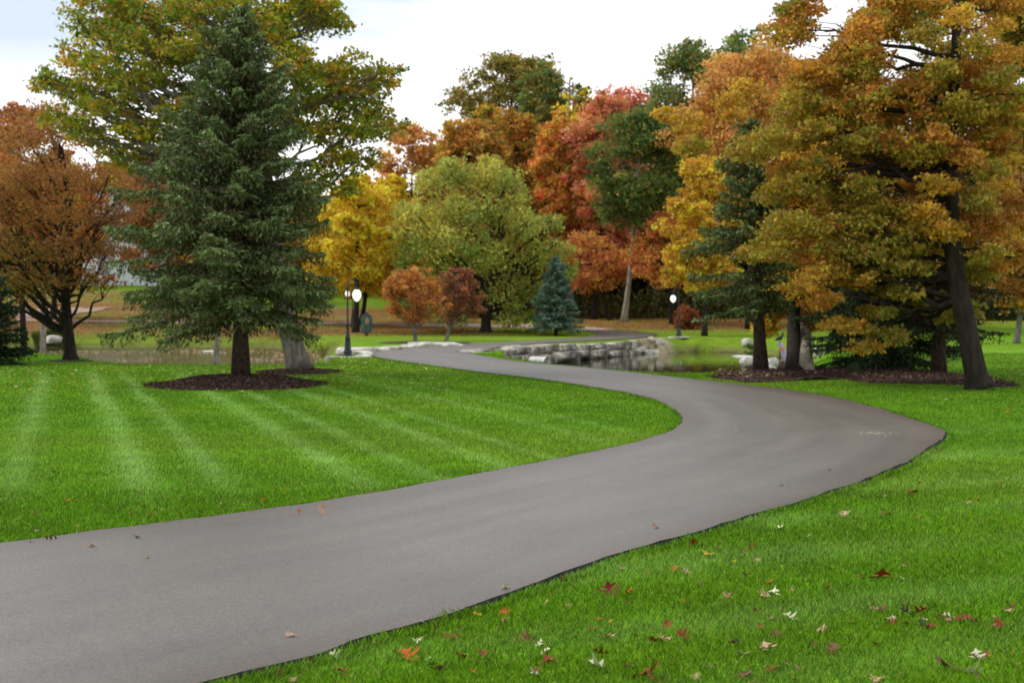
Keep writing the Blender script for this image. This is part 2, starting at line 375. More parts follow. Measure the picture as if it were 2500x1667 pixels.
bd = ribbon('back_drive', BL, BR, 0.03, M['drive'], K=4, skirt=0); prop(bd, 'pale leaf strewn drive behind the ponds', kind='structure')
# pale road on the left slope
sr = np.array([G(x, y) for x, y in ((30, 779), (90, 777), (150, 772), (210, 764), (255, 755))])
sr2 = np.array([G(x, y) for x, y in ((30, 764), (90, 757), (150, 753), (210, 752), (270, 750))])
sr[:, 2] = 0; sr2[:, 2] = 0
prop(ribbon('side_road', catmull(sr, 4), catmull(sr2, 4), 0.04, M['drive'], K=8, skirt=0), 'pale road climbing the left slope', kind='structure')

# ------------------------------------------------------------------ terrain
def grass_col(x, y):
    """grass colour at a place, sheen of the mowing stripes included, (n,3)"""
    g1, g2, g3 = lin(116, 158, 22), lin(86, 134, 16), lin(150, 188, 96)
    n = vnoise(x, y, 0.35, 1) * 0.6 + vnoise(x, y, 1.3, 2) * 0.4
    c = g2[None] * (1 - n[:, None]) + g1[None] * n[:, None]
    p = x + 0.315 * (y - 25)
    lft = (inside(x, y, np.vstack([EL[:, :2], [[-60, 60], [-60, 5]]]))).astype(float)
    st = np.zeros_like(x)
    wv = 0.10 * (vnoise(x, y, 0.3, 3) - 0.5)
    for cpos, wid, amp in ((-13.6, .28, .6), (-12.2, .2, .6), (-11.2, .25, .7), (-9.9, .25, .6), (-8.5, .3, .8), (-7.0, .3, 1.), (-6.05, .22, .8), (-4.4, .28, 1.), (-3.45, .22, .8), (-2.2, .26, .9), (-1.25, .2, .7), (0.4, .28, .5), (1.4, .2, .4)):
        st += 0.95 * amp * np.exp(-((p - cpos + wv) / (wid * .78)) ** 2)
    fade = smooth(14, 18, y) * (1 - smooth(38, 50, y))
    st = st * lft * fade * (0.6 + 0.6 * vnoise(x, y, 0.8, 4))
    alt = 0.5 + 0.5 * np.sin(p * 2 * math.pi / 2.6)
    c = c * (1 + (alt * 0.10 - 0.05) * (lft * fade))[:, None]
    # right lawn: broad pale swaths, sheen of mower-bent blades put into the colour
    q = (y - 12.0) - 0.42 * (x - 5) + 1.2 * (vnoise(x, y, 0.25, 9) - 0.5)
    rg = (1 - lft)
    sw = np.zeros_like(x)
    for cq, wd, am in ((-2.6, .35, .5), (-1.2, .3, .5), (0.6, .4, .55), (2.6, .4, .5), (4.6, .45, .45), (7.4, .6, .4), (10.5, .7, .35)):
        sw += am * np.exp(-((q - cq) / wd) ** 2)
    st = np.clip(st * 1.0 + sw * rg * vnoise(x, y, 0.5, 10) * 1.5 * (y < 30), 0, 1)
    c = c * (1 - 0.7 * st[:, None]) + g3[None] * 0.7 * st[:, None]  # stripe sheen and paler blade undersides painted together as a lighter green
    yel = smooth(0.62, 0.85, vnoise(x, y, 0.22, 12)) * 0.45
    c = c * (1 - yel[:, None]) + lin(122, 148, 40)[None] * yel[:, None]
    fy = smooth(58, 90, y)[:, None] * 0.4 * (smooth(34, 20, x))[:, None]; c = c * (1 - fy) + lin(128, 138, 52)[None] * fy
    return c, st
def litter_amount(x, y):
    a = smooth(97, 101, y) * smooth(2, -4, x) * (1 - smooth(126, 132, y) * smooth(-2, -8, x)) * 1.0
    a = np.maximum(a, smooth(101, 106, y) * smooth(2, 6, x))
    a = a * (0.35 + 0.75 * smooth(0.3, 0.6, vnoise(x, y, 0.16, 21) * .6 + vnoise(x, y, 0.6, 22) * .4))
    road = smooth(108, 110, y) * (1 - smooth(114, 116, y)) * 0.0
    forest = smooth(115, 120, y) * smooth(-6, 0, x) * (1 - smooth(60, 70, x) * 0.6)
    a = np.maximum(a, forest)
    gr = smooth(30, 36, x) * (1 - smooth(112, 118, y)); a = a * (1 - gr * 0.85)
    return np.clip(a, 0, 1)
ys = np.concatenate([np.arange(-60, 0, 6), np.arange(0, 48, 0.3), np.arange(48, 122, 0.4), np.arange(122, 160, 1.5), np.arange(160, 900, 40)])
xs = np.concatenate([-np.geomspace(500, 30, 20), np.arange(-29, -16, 0.6), np.arange(-16, 20, 0.33), np.arange(20, 32, 0.6), np.geomspace(33, 500, 20)])
X, Y = np.meshgrid(xs, ys); Z = H(X, Y)
xf, yf = X.ravel(), Y.ravel()
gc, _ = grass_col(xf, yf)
la = litter_amount(xf, yf)[:, None]
lc = lin(138, 108, 68)[None] * (0.7 + 0.5 * vnoise(xf, yf, 1.5, 30))[:, None]
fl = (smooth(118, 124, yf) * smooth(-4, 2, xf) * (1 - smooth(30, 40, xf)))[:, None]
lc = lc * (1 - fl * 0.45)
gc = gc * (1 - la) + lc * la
uw = (Z.ravel() < -0.8)[:, None]; gc = np.where(uw, lin(70, 60, 40)[None], gc)
bank = ((Z.ravel() < -0.5) & (Z.ravel() >= -0.85))[:, None]; gc = np.where(bank, gc * 0.4 + lin(120, 110, 70)[None] * 0.5, gc)
# stony bank at the right end of the retaining wall
sb = np.clip(1 - np.hypot((xf - 8.9) / 1.3, (yf - 89) / 4), 0, 1)[:, None]; sb = np.clip(sb * 3, 0, 1); gc = gc * (1 - sb) + lin(150, 138, 110)[None] * sb
idx = np.arange(X.size).reshape(X.shape)
fa = np.stack([idx[:-1, :-1], idx[:-1, 1:], idx[1:, 1:], idx[1:, :-1]], -1).reshape(-1, 4)
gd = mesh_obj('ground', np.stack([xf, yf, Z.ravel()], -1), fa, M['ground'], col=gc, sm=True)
prop(gd, 'green park lawn and leaf covered banks', kind='structure')
ZW = -0.85
for nm, x0, x1, y0, y1, lb in (('pond_water', -3, 22, 42, 96, 'dark pond on the right beside the stone wall'), ('pond_water', -48, -6.0, 48, 104, 'dark leaf flecked pond on the left behind the spruce')):
    prop(mesh_obj(nm, [(x0, y0, ZW), (x1, y0, ZW), (x1, y1, ZW), (x0, y1, ZW)], [(0, 1, 2, 3)], M['water'] if x0 > -10 else M['water_left']), lb, kind='structure')

# ------------------------------------------------------------------ foliage machinery
def leaves(centers, size, col, rs, up=0.25, aspect=0.62, fold=False, dirs=None, jit=1.0):
    """one rhombic leaf per centre"""
    n = len(centers)
    nrm = rs.normal(size=(n, 3)); nrm[:, 2] += up * 2; nrm /= np.linalg.norm(nrm, axis=1)[:, None]
    a = rs.normal(size=(n, 3)) * jit
    if dirs is not None: a = a + dirs
    a -= nrm * (a * nrm).sum(1)[:, None]; a /= np.linalg.norm(a, axis=1)[:, None] + 1e-9
    b = np.cross(nrm, a)
    s = (size * rs.uniform(0.65, 1.3, n))[:, None]
    w_ = s * aspect * 0.5
    v = np.empty((n, 4, 3)); v[:, 0] = centers - a * s * 0.5; v[:, 1] = centers + b * w_ + a * s * 0.08 + nrm * s * 0.08
    v[:, 2] = centers + a * s * 0.5; v[:, 3] = centers - b * w_ + a * s * 0.08 + nrm * s * 0.08
    f = np.arange(n * 4).reshape(n, 4)
    return v.reshape(-1, 3), f, np.repeat(col, 4, axis=0)
def pal(rs, n, P, wts=None):
    P = np.array(P); i = rs.choice(len(P), n, p=None if wts is None else np.array(wts) / np.sum(wts)); return P[i], i
def bez(a, b, c, n):
    t = np.linspace(0, 1, n)[:, None]; return (1 - t) ** 2 * a + 2 * t * (1 - t) * b + t * t * c

def make_crown(blobs, root, rs, nleaf, lsize, palette, up=0.3, cl=0.24, hollow=2.8, var=0.46, weights=None, patch=0.65, aspect=0.62, nsub_k=1.0, droop=0, bright=1.4, stray_k=.26, flat=.72):
    """blobs (c, r, colour index or None) in world space -> arrays of leaves relative to root; leaves gather in sub clusters"""
    R2 = np.array([b[1] ** 2 for b in blobs]); R2 = R2 / R2.sum()
    V = []; FF = []; CC = []; off = 0; subs = []
    for (c, r, ci), wgt in zip(blobs, R2):
        n = max(20, int(nleaf * wgt)); k = max(5, int(n / 26 * nsub_k))
        d = rs.normal(size=(k, 3)); d /= np.linalg.norm(d, axis=1)[:, None]
        d *= rs.uniform(0, 1, (k, 1)) ** (1 / hollow) * r * 1.15; d[:, 2] *= flat
        sc = c + d; subs.append((c, sc))
        which = rs.integers(0, k, n)
        p = sc[which] + rs.normal(size=(n, 3)) * np.array([1, 1, flat * .7]) * (min(r, 1.6) * cl)
        stray = rs.uniform(size=n) < stray_k; p[stray] = c + np.clip(rs.normal(size=(stray.sum(), 3)), -1.7, 1.7) * r * .56 * np.array([1, 1, flat])
        if droop: p[:, 2] -= np.abs(rs.normal(size=n)) * r * droop
        # colours: blob palette choice, cluster variation, leaf variation
        base, _ = pal(rs, k, palette, weights)
        if ci is not None: base = base * (1 - patch) + np.array(palette)[ci] * patch
        base = base * rs.uniform(1 - var, 1 + var, (k, 1))
        col = base[which] * rs.uniform(0.75, 1.25, (n, 1))
        mx_ = rs.uniform(size=n) < .14; col[mx_] = pal(rs, int(mx_.sum()), MIXP)[0] * rs.uniform(.7, 1.2, (int(mx_.sum()), 1))
        col[:, 0] *= rs.uniform(0.9, 1.12, n)
        lum = col.mean(1, keepdims=True); col = (col * 0.94 + lum * 0.06) * bright
        v, f, cc = leaves(p, lsize, col, rs, up, aspect)
        V.append(v); FF.append(f + off); CC.append(cc); off += len(v)
    V = np.vstack(V) - root
    return V, np.vstack(FF), np.clip(np.vstack(CC), 0.002, 0.9), subs

def deciduous(name, label, base, blobs, trunk_pts, trunk_r, palette, nleaf, lsize, bark='bark_grey', seed=1, group=None, cat='tree', twigs=True,
              limb_r=0.3, fork=0.35, upsweep=0.35, max_limbs=40, flare=1.35, **kw):
    rs = np.random.default_rng(seed)
    root = np.array(base, float); o = thing(name, root, label, cat, group)
    T = catmull(trunk_pts, 5); n = len(T)
    rad = trunk_r * (1 - 0.72 * np.linspace(0, 1, n)); rad[0] *= flare; rad[1] *= 1 + (flare - 1) * 0.35
    tb = TB(); tb.tube(T, rad, 10)
    lb = tb; V, Fc, Cc, subs = make_crown(blobs, root, rs, nleaf, lsize, palette, **kw)
    order = rs.permutation(len(blobs))[:max_limbs]
    zt = T[:, 2]
    for i in order:
        c, r, _ = blobs[i]
        zs = np.clip(c[2] - upsweep * np.hypot(c[0] - T[-1][0], c[1] - T[-1][1]) - rs.uniform(0, 0.8) * r, zt[0] + (zt[-1] - zt[0]) * fork, zt[-1] - 0.02)
        k = int(np.argmin(np.abs(zt - zs))); s = T[k]
        mid = s + (c - s) * 0.45 + np.array([0, 0, abs(c[2] - s[2]) * -0.12 + 0.05]) + rs.normal(size=3) * 0.10 * np.linalg.norm(c - s)
        pts = bez(s, mid, c, 7); pts[1:6] += rs.normal(size=(5, 3)) * .035 * np.linalg.norm(c - s); r0 = min(rad[k] * 0.6, trunk_r * limb_r)
        L = np.linalg.norm(c - s); r0 = min(r0, 0.02 + 0.022 * L)
        if L > 4.2 and nleaf > 100000 and rs.uniform() < .75: continue
        lb.tube(pts, np.linspace(r0, r0 * 0.22, 7), 5, cap=False)
        if twigs:
            sc = subs[i][1]; m_ = min(len(sc), twigs if isinstance(twigs, int) and twigs > 1 else 7)
            for q in sc[:m_]:
                st = pts[rs.integers(3, 7)]
                md_ = (st + q) / 2 + rs.normal(size=3) * 0.1 * np.linalg.norm(q - st)
                lb.tube([st, md_, q], [r0 * 0.28, r0 * 0.18, r0 * 0.06], 3, cap=False)
    tb.obj('trunk', M[bark], o, off=root)
    mesh_obj('crown', V, Fc, M['leaf'], o, col=Cc)
    return o
def px_blobs(spec, d, rs, depth=0.7, jit=0.15, n_extra=1.0):
    """spec: (px, py, r_px[, colour index]) circles as seen; each becomes several clumps spread through the crown's real depth"""
    P = np.array([s[:3] for s in spec], float); cx, cy = P[:, 0].mean(), P[:, 1].mean()
    hw = max(np.abs(P[:, 0] - cx).max() + 1, 1) + P[:, 2].mean(); hh = max(np.abs(P[:, 1] - cy).max() + 1, 1) + P[:, 2].mean()
    out_ = []
    for s in spec:
        rho = min(1, math.hypot((s[0] - cx) / hw, (s[1] - cy) / hh)); r = s[2] * d / F
        half = depth * hw * d / F * math.sqrt(max(0, 1 - rho * rho)); k = max(1, int(round(half / max(r, .1) * 0.9 * n_extra)))
        for q in range(k):
            off = (0 if k == 1 else -half + 2 * half * (q + 0.5) / k) + rs.normal() * r * 0.25
            dd = d + off
            c = D(s[0], s[1], d); c = np.array([c[0] + rs.normal() * r * jit, dd, c[2] + rs.normal() * r * jit])
            out_.append((c, r * rs.uniform(0.8, 1.1), s[3] if len(s) > 3 else None))
    return out_
def auto_blobs(c, rx, rz, rs, n=30, kr=0.34, egg=0.0, ry=None):
    out_ = []; ry = ry or rx
    ph0, ph1 = rs.uniform(0, 6.28, 2); n = int(n * 1.7)
    for i in range(n):
        z = rs.uniform(-0.95, 1.0); ph = i * 2.399 + rs.uniform(-.4, .4); rr = math.sqrt(1 - z * z) * rs.uniform(0.45, 0.92) ** 0.6
        k = 1 - egg * z
        r = kr * rx * rs.choice([0.5, 0.75, 1.0, 1.25])
        lob = 1 + 0.2 * math.sin(3 * ph + ph0) + 0.17 * math.sin(2 * ph + 4.2 * z + ph1) + rs.normal() * .07
        if rs.uniform() < .15: rr = min(rr * 1.25, 1.1); r *= .7
        k_l = lob
        out_.append((c + np.array([math.cos(ph) * rr * (rx - r * .5) * k * k_l, math.sin(ph) * rr * (ry - r * .5) * k * k_l, z * (rz - r * .5) * (0.94 + .12 * (k_l - 1))]), r, None))
    return out_
def bgtree(name, label, px, d, x0, x1, ytop, ybot, palette, nleaf=7000, lsize=0.3, trunk_r=0.22, seed=1, bark='bark_dark', n=30, kr=0.34, egg=0.15, lean=0, base_y=None, group=None, **kw):
    """tree from the picture box of its crown; base on the terrain at distance d under px"""
    rs = np.random.default_rng(seed)
    b = D(px, 780, d); b[2] = hz(b[0], b[1]) - 0.1
    top, bot = D(0, ytop, d)[2], D(0, ybot, d)[2]; xa, xb = D(x0, 700, d)[0], D(x1, 700, d)[0]
    c = np.array([(xa + xb) / 2, d, (top + bot) / 2]); rx, rz = (xb - xa) / 2, (top - bot) / 2
    bl = auto_blobs(c, rx, rz, rs, n, kr, egg, ry=max(rx * .75, 1.0))
    tp = [b, b * .6 + np.array([c[0], c[1], bot]) * .4 + np.array([lean, 0, 0]), np.array([c[0] * .7 + b[0] * .3, d, bot + rz * .6]), np.array([c[0], d, top - rz * .45])]
    tp[1][2] = b[2] + (bot + rz * .6 - b[2]) * .45
    return deciduous(name, label, b, bl, tp, trunk_r, palette, nleaf, lsize, bark=bark, seed=seed + 50, group=group, twigs=kw.pop('twigs', False), **kw)

def spruce(name, label, base, Ht, R, zb, seed, tips, inner, whorl=0.23, per=7, tuft=0.12, prof=0.85, top_gain=1.25, droop=0.12, sparse=1.0, hang=0.2, rt=0.19, lean=(0, 0), kt=1.0, group=None, brown=0.0, low=1.0, twstep=0.11, tufts=8, asym=0.0):
    rs = np.random.default_rng(seed); root = np.array(base, float); o = thing(name, root, label, 'spruce', group)
    tb = TB(); nz_ = 9
    tp = [np.array([lean[0] * (i / (nz_ - 1)), lean[1] * (i / (nz_ - 1)), Ht * i / (nz_ - 1)]) for i in range(nz_)]
    rr = [rt * (1 - i / (nz_ - 1)) ** 0.9 + 0.012 for i in range(nz_)]; rr[0] *= 1.25
    tb.tube(tp, rr, 10); tb.obj('trunk', M['bark_spruce'], o)
    z = zb; B = []
    while z < Ht - 0.12:
        t = (z - zb) / (Ht - zb)
        Lm = R * min(1.0, ((1 - t) ** prof) * top_gain) * (1 if t > 0.12 else low + (1 - low) * t / 0.12) + 0.08
        k = max(4, int(per * (0.7 + 0.5 * (1 - t)))); a0 = rs.uniform(0, 6.28)
        for j in range(k):
            if rs.uniform() > sparse: continue
            az = a0 + 6.283 * j / k + rs.normal() * 0.22; L = Lm * (rs.uniform(0.72, 1.06) if rs.uniform() > .1 else rs.uniform(1.0, 1.12)) * (0.84 + 0.34 * float(vnoise(az * 1.1 + seed, z, 1.3, 40))) * (1 - asym * math.cos(az))
            el0 = (0.75 * t - 0.02 + rs.normal() * .08) ; B.append((z + rs.normal() * whorl * .35, az, L, el0, t))
        z += whorl * (0.75 + 0.45 * (1 - t))
    wood = TB(); V = []; Fv = []; Cc = []; 
    P0 = []; DIR = []; COLT = []; SZ = []
    for (z, az, L, el0, t) in B:
        dx = np.array([math.cos(az), math.sin(az), 0]); sd = np.array([-dx[1], dx[0], 0])
        o0 = np.array([lean[0] * z / Ht, lean[1] * z / Ht, z])
        dr = droop * (1.3 - t)
        f = lambda s: o0[None] + dx[None] * (L * s)[:, None] + np.array([0, 0, 1])[None] * (L * (el0 * s - dr * 2.6 * s * s + dr * 1.7 * s ** 3))[:, None]
        ss = np.linspace(0, 1, 6); wood.tube(list(f(ss)), list(np.linspace(0.012 + 0.011 * L, 0.005, 6)), 4, cap=False)
        s0 = 0.18 if L > 1.2 else 0.05
        nt_ = max(3, int(L * (1 - s0) / twstep)); st = np.linspace(s0, 1, nt_); bp_ = f(st)
        for side in (-1, 1, 0):
            if side == 0 :
                ln = np.full(nt_, 0.12)
            else:
                ln = (0.40 * L * (1 - st) ** 0.75 * np.clip(st * 3.2, 0.35, 1) + 0.10) * rs.uniform(0.65, 1.15, nt_)
            ang = math.radians(52); td = dx[None] * math.cos(ang) + sd[None] * side * math.sin(ang) if side else dx[None] + 0 * bp_[:, :1]
            td = np.broadcast_to(td, (nt_, 3)) + rs.normal(size=(nt_, 3)) * 0.12; td = td.copy(); td[:, 2] += 0.05 - 0.25 * hang
            nf = max(2, int(tufts * kt))
            u = np.linspace(0.05, 1, nf)
            pp = bp_[:, None] + td[:, None] * (ln[:, None] * u[None])[:, :, None]
            pp[:, :, 2] -= (u[None] ** 2) * hang * ln[:, None] * 0.8
            # slight thickness of the shoots
            pp = pp + rs.normal(size=pp.shape) * np.array([.035, .035, .02])
            dd = np.broadcast_to(td[:, None], pp.shape) 
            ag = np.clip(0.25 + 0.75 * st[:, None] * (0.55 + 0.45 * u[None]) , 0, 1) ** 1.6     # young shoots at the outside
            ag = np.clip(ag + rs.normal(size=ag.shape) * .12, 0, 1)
            P0.append(pp.reshape(-1, 3)); DIR.append(dd.reshape(-1, 3)); COLT.append(ag.ravel()); SZ.append(np.full(pp.shape[0] * pp.shape[1], tuft))
            # hanging side shoots
            if hang > 0.02:
                m_ = rs.uniform(size=pp.shape[:2]) < 0.40
                hp = pp[m_] + np.stack([rs.normal(size=m_.sum()) * .03, rs.normal(size=m_.sum()) * .03, -rs.uniform(0.03, 0.9 * hang, m_.sum())], -1)
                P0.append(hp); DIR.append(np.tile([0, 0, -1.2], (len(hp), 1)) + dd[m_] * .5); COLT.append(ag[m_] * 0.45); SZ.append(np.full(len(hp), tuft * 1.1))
    P0 = np.vstack(P0); DIR = np.vstack(DIR); ag = np.concatenate(COLT)
    tips = np.array(tips); inner = np.array(inner)
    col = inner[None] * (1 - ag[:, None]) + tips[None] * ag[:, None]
    col = col * rs.uniform(0.7, 1.3, (len(col), 1))
    if brown: 
        mk = rs.uniform(size=len(col)) < brown; col[mk] = lin(98, 70, 44) * rs.uniform(.7, 1.2, (mk.sum(), 1))
    v, f, cc = leaves(P0, np.array(tuft), col, rs, 0.35, 0.30, dirs=DIR * 2.6, jit=0.75)
    wood.obj('branches', M['bark_spruce'], o)
    mesh_obj('needles', v, f, M['needle'], o, col=np.clip(cc, .002, .9))
    return o

# ------------------------------------------------------------------ palettes (leaf albedo)
k_ = 1.0
oliveP = [lin(138, 142, 32), lin(112, 128, 30), lin(162, 148, 34), lin(88, 112, 32), lin(176, 134, 36)]
rustP = [lin(156, 108, 62), lin(134, 88, 60), lin(166, 118, 56), lin(126, 106, 50), lin(146, 92, 68)]
goldP = [lin(226, 192, 34), lin(212, 182, 32), lin(234, 200, 50), lin(212, 160, 38)]
amberP = [lin(216, 164, 56), lin(202, 150, 52), lin(228, 184, 66), lin(184, 144, 54)]
peachP = [lin(204, 146, 84), lin(190, 132, 72), lin(216, 162, 92), lin(172, 130, 64)]
redP = [lin(206, 126, 106), lin(190, 114, 94), lin(216, 138, 108), lin(176, 112, 88), lin(196, 138, 80)]
orangeP = [lin(198, 138, 66), lin(184, 128, 60), lin(210, 158, 66), lin(162, 132, 60)]
ygP = [lin(160, 162, 74), lin(138, 150, 64), lin(180, 172, 80), lin(118, 138, 62)]
greenP = [lin(92, 118, 62), lin(76, 102, 54), lin(112, 128, 66), lin(126, 124, 60)]
darkP = [lin(66, 80, 42), lin(84, 86, 42), lin(110, 92, 44), lin(56, 70, 38)]
oakP = [lin(178, 140, 40), lin(138, 132, 42), lin(172, 118, 42), lin(116, 122, 44), lin(192, 152, 56), lin(150, 94, 42)]
MIXP = [lin(170, 140, 50), lin(140, 130, 54), lin(180, 120, 54), lin(120, 110, 50), lin(150, 90, 50)]

# ------------------------------------------------------------------ main blue spruce and its mulch ring
def mulch_bed(label, poly, h, seed):
    """mound of bark chips inside a closed outline"""
    P = np.array(poly, float); c = P.mean(0); rs = np.random.default_rng(seed); K = 14
    P = catmull(np.vstack([P, P[:1]]), 5)[:-1, :2]
    nrim = len(P); V = []
    for i in range(K + 1):
        t = i / K; q = c + (P - c) * (1 - t) * (1 + 0.012 * rs.normal(size=(nrim, 1)) * (i == 0))
        d, _ = seg_dist(q[:, 0], q[:, 1], P)
        z = H(q[:, 0], q[:, 1]) * (1.0) + 0.012 + h * smooth(0, 1.6, d) + (0.025 * rs.uniform(-1, 1, nrim) if i > 0 else 0)
        V.append(np.stack([q[:, 0], q[:, 1], z], -1))
    V = np.vstack(V); f = []
    for i in range(K):
        for j in range(nrim): f.append((i * nrim + j, i * nrim + (j + 1) % nrim, (i + 1) * nrim + (j + 1) % nrim, (i + 1) * nrim + j))
    o = mesh_obj('mulch_bed', V, f, M['mulch'], sm=True); prop(o, label, 'mulch', kind='stuff')
    return P
circ = lambda cx, cy, rx, ry, n=22, w=.06: [(cx + rx * math.cos(a) * (1 + w * math.sin(3 * a + cx)), cy + ry * math.sin(a) * (1 + w * math.cos(2 * a))) for a in np.linspace(0, 2 * math.pi, n, endpoint=False)]
BEDS = []
BEDS.append(mulch_bed('dark mulch ring under the big blue spruce', circ(-7.15, 37.2, 2.3, 2.5), 0.22, 1))
BEDS.append(mulch_bed('small mulch ring at the foot of the leaning grey oak', circ(-6.65, 44.3, 1.25, 1.7), 0.14, 2))
BEDS.append(mulch_bed('thin mulch ring round the red leaved tree on the left', circ(-16.6, 53.4, 0.85, 1.0), 0.12, 3))
rb = [G(x, y, 0)[:2] for x, y in ((1728, 921), (1780, 929), (1830, 935), (1880, 932), (1960, 924), (2040, 922), (2110, 935), (2200, 938), (2300, 940), (2440, 946), (2480, 941))]
rb = [tuple(q) for q in rb] + [(13.6, 41), (12.2, 44), (9.8, 44.9), (8.4, 44.5), (6.6, 43.6)]
BEDS.append(mulch_bed('long dark mulch bed under the right hand trees', rb, 0.16, 4))
BEDS.append(mulch_bed('reddish mulch under the two small ornamental trees', circ(-5.0, 79.5, 2.6, 2.4), 0.05, 5))

sp = G(585, 925, 0.2)
spruce('blue_spruce', 'tall blue spruce standing in the mulch ring on the left lawn', (-7.1, 37.2, 0.15), 9.6, 2.85, 1.85, 11, lin(138, 158, 100), lin(62, 58, 30), whorl=0.27, per=8, asym=.08, tuft=0.135, prof=0.80, top_gain=1.22, droop=0.17, hang=0.32, rt=0.21, brown=0.08, low=1.0, twstep=0.10, tufts=9)

# ------------------------------------------------------------------ big olive oak behind it
rs = np.random.default_rng(3)
oak1 = [(150, 215, 42), (200, 150, 55), (215, 75, 50), (240, 20, 55), (300, 90, 60), (310, 30, 55), (370, 60, 60), (390, 130, 55), (300, 180, 55), (230, 230, 55), (170, 290, 50), (215, 330, 45), (280, 280, 45), (350, 240, 45),
        (440, 30, 60), (500, 70, 60), (530, 0, 60), (600, 20, 65), (660, 60, 60), (700, 10, 60), (760, 20, 50), (805, 35, 40), (690, 120, 50), (740, 160, 45), (560, 150, 55), (470, 150, 45), (420, 210, 40), (470, 290, 45),
        (640, 240, 50), (700, 300, 50), (760, 240, 55), (820, 190, 55), (880, 180, 50), (940, 185, 34), (850, 250, 60), (910, 240, 45), (800, 320, 60), (880, 320, 60), (930, 290, 45), (820, 400, 55), (890, 390, 50), (770, 440, 42), (840, 460, 42),
        (290, 380, 45), (340, 330, 42), (400, 330, 42), (130, 195, 26), (300, -60, 80), (450, -80, 90), (620, -80, 90), (760, -50, 60), (560, 300, 50), (620, 380, 50)]
b0 = np.array([-6.62, 44.3, 0.05])
deciduous('oak_tree', 'large olive leaved oak with a leaning grey trunk behind the blue spruce', b0, px_blobs(oak1, 44.5, rs, depth=0.55, n_extra=.75),
          [b0, D(700, 780, 44.3), D(672, 620, 44.4), D(645, 420, 44.5), D(620, 220, 44.5), D(600, 40, 44.5), D(590, -120, 44.5)], 0.36, oliveP, 52000, 0.15, bark='bark_grey', seed=5, bright=1.5, flat=.62, twigs=8, up=0.2, limb_r=0.42, fork=0.3, max_limbs=70, var=0.3, weights=[3, 3, 2, 2, 1.2])

# ------------------------------------------------------------------ left red brown tree
rs = np.random.default_rng(4)
t1 = [(60, 300, 35, 4), (110, 265, 38, 4), (30, 360, 45, 0), (100, 350, 50, 0), (170, 330, 40, 4), (0, 430, 50, 2), (70, 440, 55, 0), (150, 420, 55, 0), (220, 440, 55, 0), (280, 420, 48, 0), (320, 480, 36, 0), (20, 520, 55, 1), (110, 520, 60, 2), (200, 520, 60, 0), (280, 530, 45, 1),
      (30, 610, 55, 3), (110, 610, 55, 3), (200, 610, 55, 0), (270, 610, 38, 1), (20, 690, 50, 3), (90, 690, 42, 3), (240, 680, 38, 0), (170, 690, 32, 3), (-50, 480, 60, 0), (-60, 600, 60, 1), (-50, 690, 55, 3)]
b0 = np.array([-16.65, 53.6, 0.05])
deciduous('maple_tree', 'low forking red brown tree at the left edge of the near lawn', b0, px_blobs(t1, 53.6, rs, depth=0.7), [b0, D(168, 830, 53.6), D(164, 780, 53.6), D(160, 700, 53.6), D(172, 600, 53.6), D(165, 480, 53.6), D(150, 360, 53.6)], 0.26, rustP[:3] + [lin(124, 104, 44)] + rustP[4:], 30000, 0.12, bark='bark_dark', seed=8, twigs=9, up=0.15, limb_r=0.5, fork=0.12, upsweep=0.9, max_limbs=48, var=0.3)
# dark conifer at far left, thin pond side trunk
spruce('dark_spruce', 'dark low evergreen at the left picture edge', (-18.6, 50.0, 0), 3.4, 1.55, 0.1, 21, lin(58, 82, 52), lin(38, 46, 26), whorl=0.22, per=8, tuft=0.16, hang=0.25, twstep=0.13, tufts=7, rt=.1)
b0 = G(530, 868, 0.0); b0 = np.array([-10.6, 51.0, -0.1])
rs = np.random.default_rng(14)
deciduous('pond_side_tree', 'slim grey trunked tree on the pond bank seen behind the spruce', b0, px_blobs([(520, 420, 60), (470, 480, 60), (570, 480, 60), (520, 560, 60), (450, 570, 45), (590, 570, 45)], 51.5, rs), [b0, D(529, 800, 51), D(526, 600, 51), D(520, 430, 51)], 0.13, rustP, 6000, 0.16, bark='bark_pale', seed=15, twigs=3)

# ------------------------------------------------------------------ right side near group
rs = np.random.default_rng(6)
oak2 = []
r2 = np.random.default_rng(61)
for (x0, y0, x1, y1, st, rr_, ci) in ((1900, -60, 2520, 60, 92, 58, 0), (1930, 20, 2500, 240, 84, 50, 2), (1960, 200, 2480, 330, 84, 48, 1), (1740, 285, 2260, 345, 78, 46, 0), (1915, 350, 2240, 640, 76, 46, 1), (2270, 330, 2520, 600, 92, 46, 5)):
    yy = y0
    while yy < y1:
        xx = x0 + r2.uniform(-20, 20)
        while xx < x1:
            if (float(vnoise(xx, yy, 0.011, 88)) < .36 and yy < 330) or r2.uniform() < .07: xx += st; continue
            oak2.append((xx + r2.normal() * 20, yy + r2.normal() * 20, rr_ * r2.uniform(.75, 1.15), ci if r2.uniform() < .6 else None)); xx += st
        yy += st * .85
oak2 += [(2010, 618, 30, 3), (2070, 625, 34, 3), (2140, 650, 36, 3), (2210, 660, 36, 3), (2180, 715, 30, 3), (2140, 760, 26, 3), (2105, 800, 22, 3), (2085, 690, 24, 0), (2460, 620, 40, 2), (2490, 700, 36, 5), (1800, 250, 40, 0), (1640, 275, 30, 0), (1680, 300, 36, 0), (1690, 360, 36, 1), (1960, 40, 40, 2), (1930, 15, 34, 3), (2000, 660, 34, 4), (1960, 700, 30, 4), (2060, 790, 34, 4), (2110, 840, 30, 4), (2000, 730, 30, 2), (2180, 820, 34, 3), (2300, 690, 34, 3), (2330, 760, 36, 3), (2260, 740, 36, 3)]
b0 = G(2392, 951, 0.0)
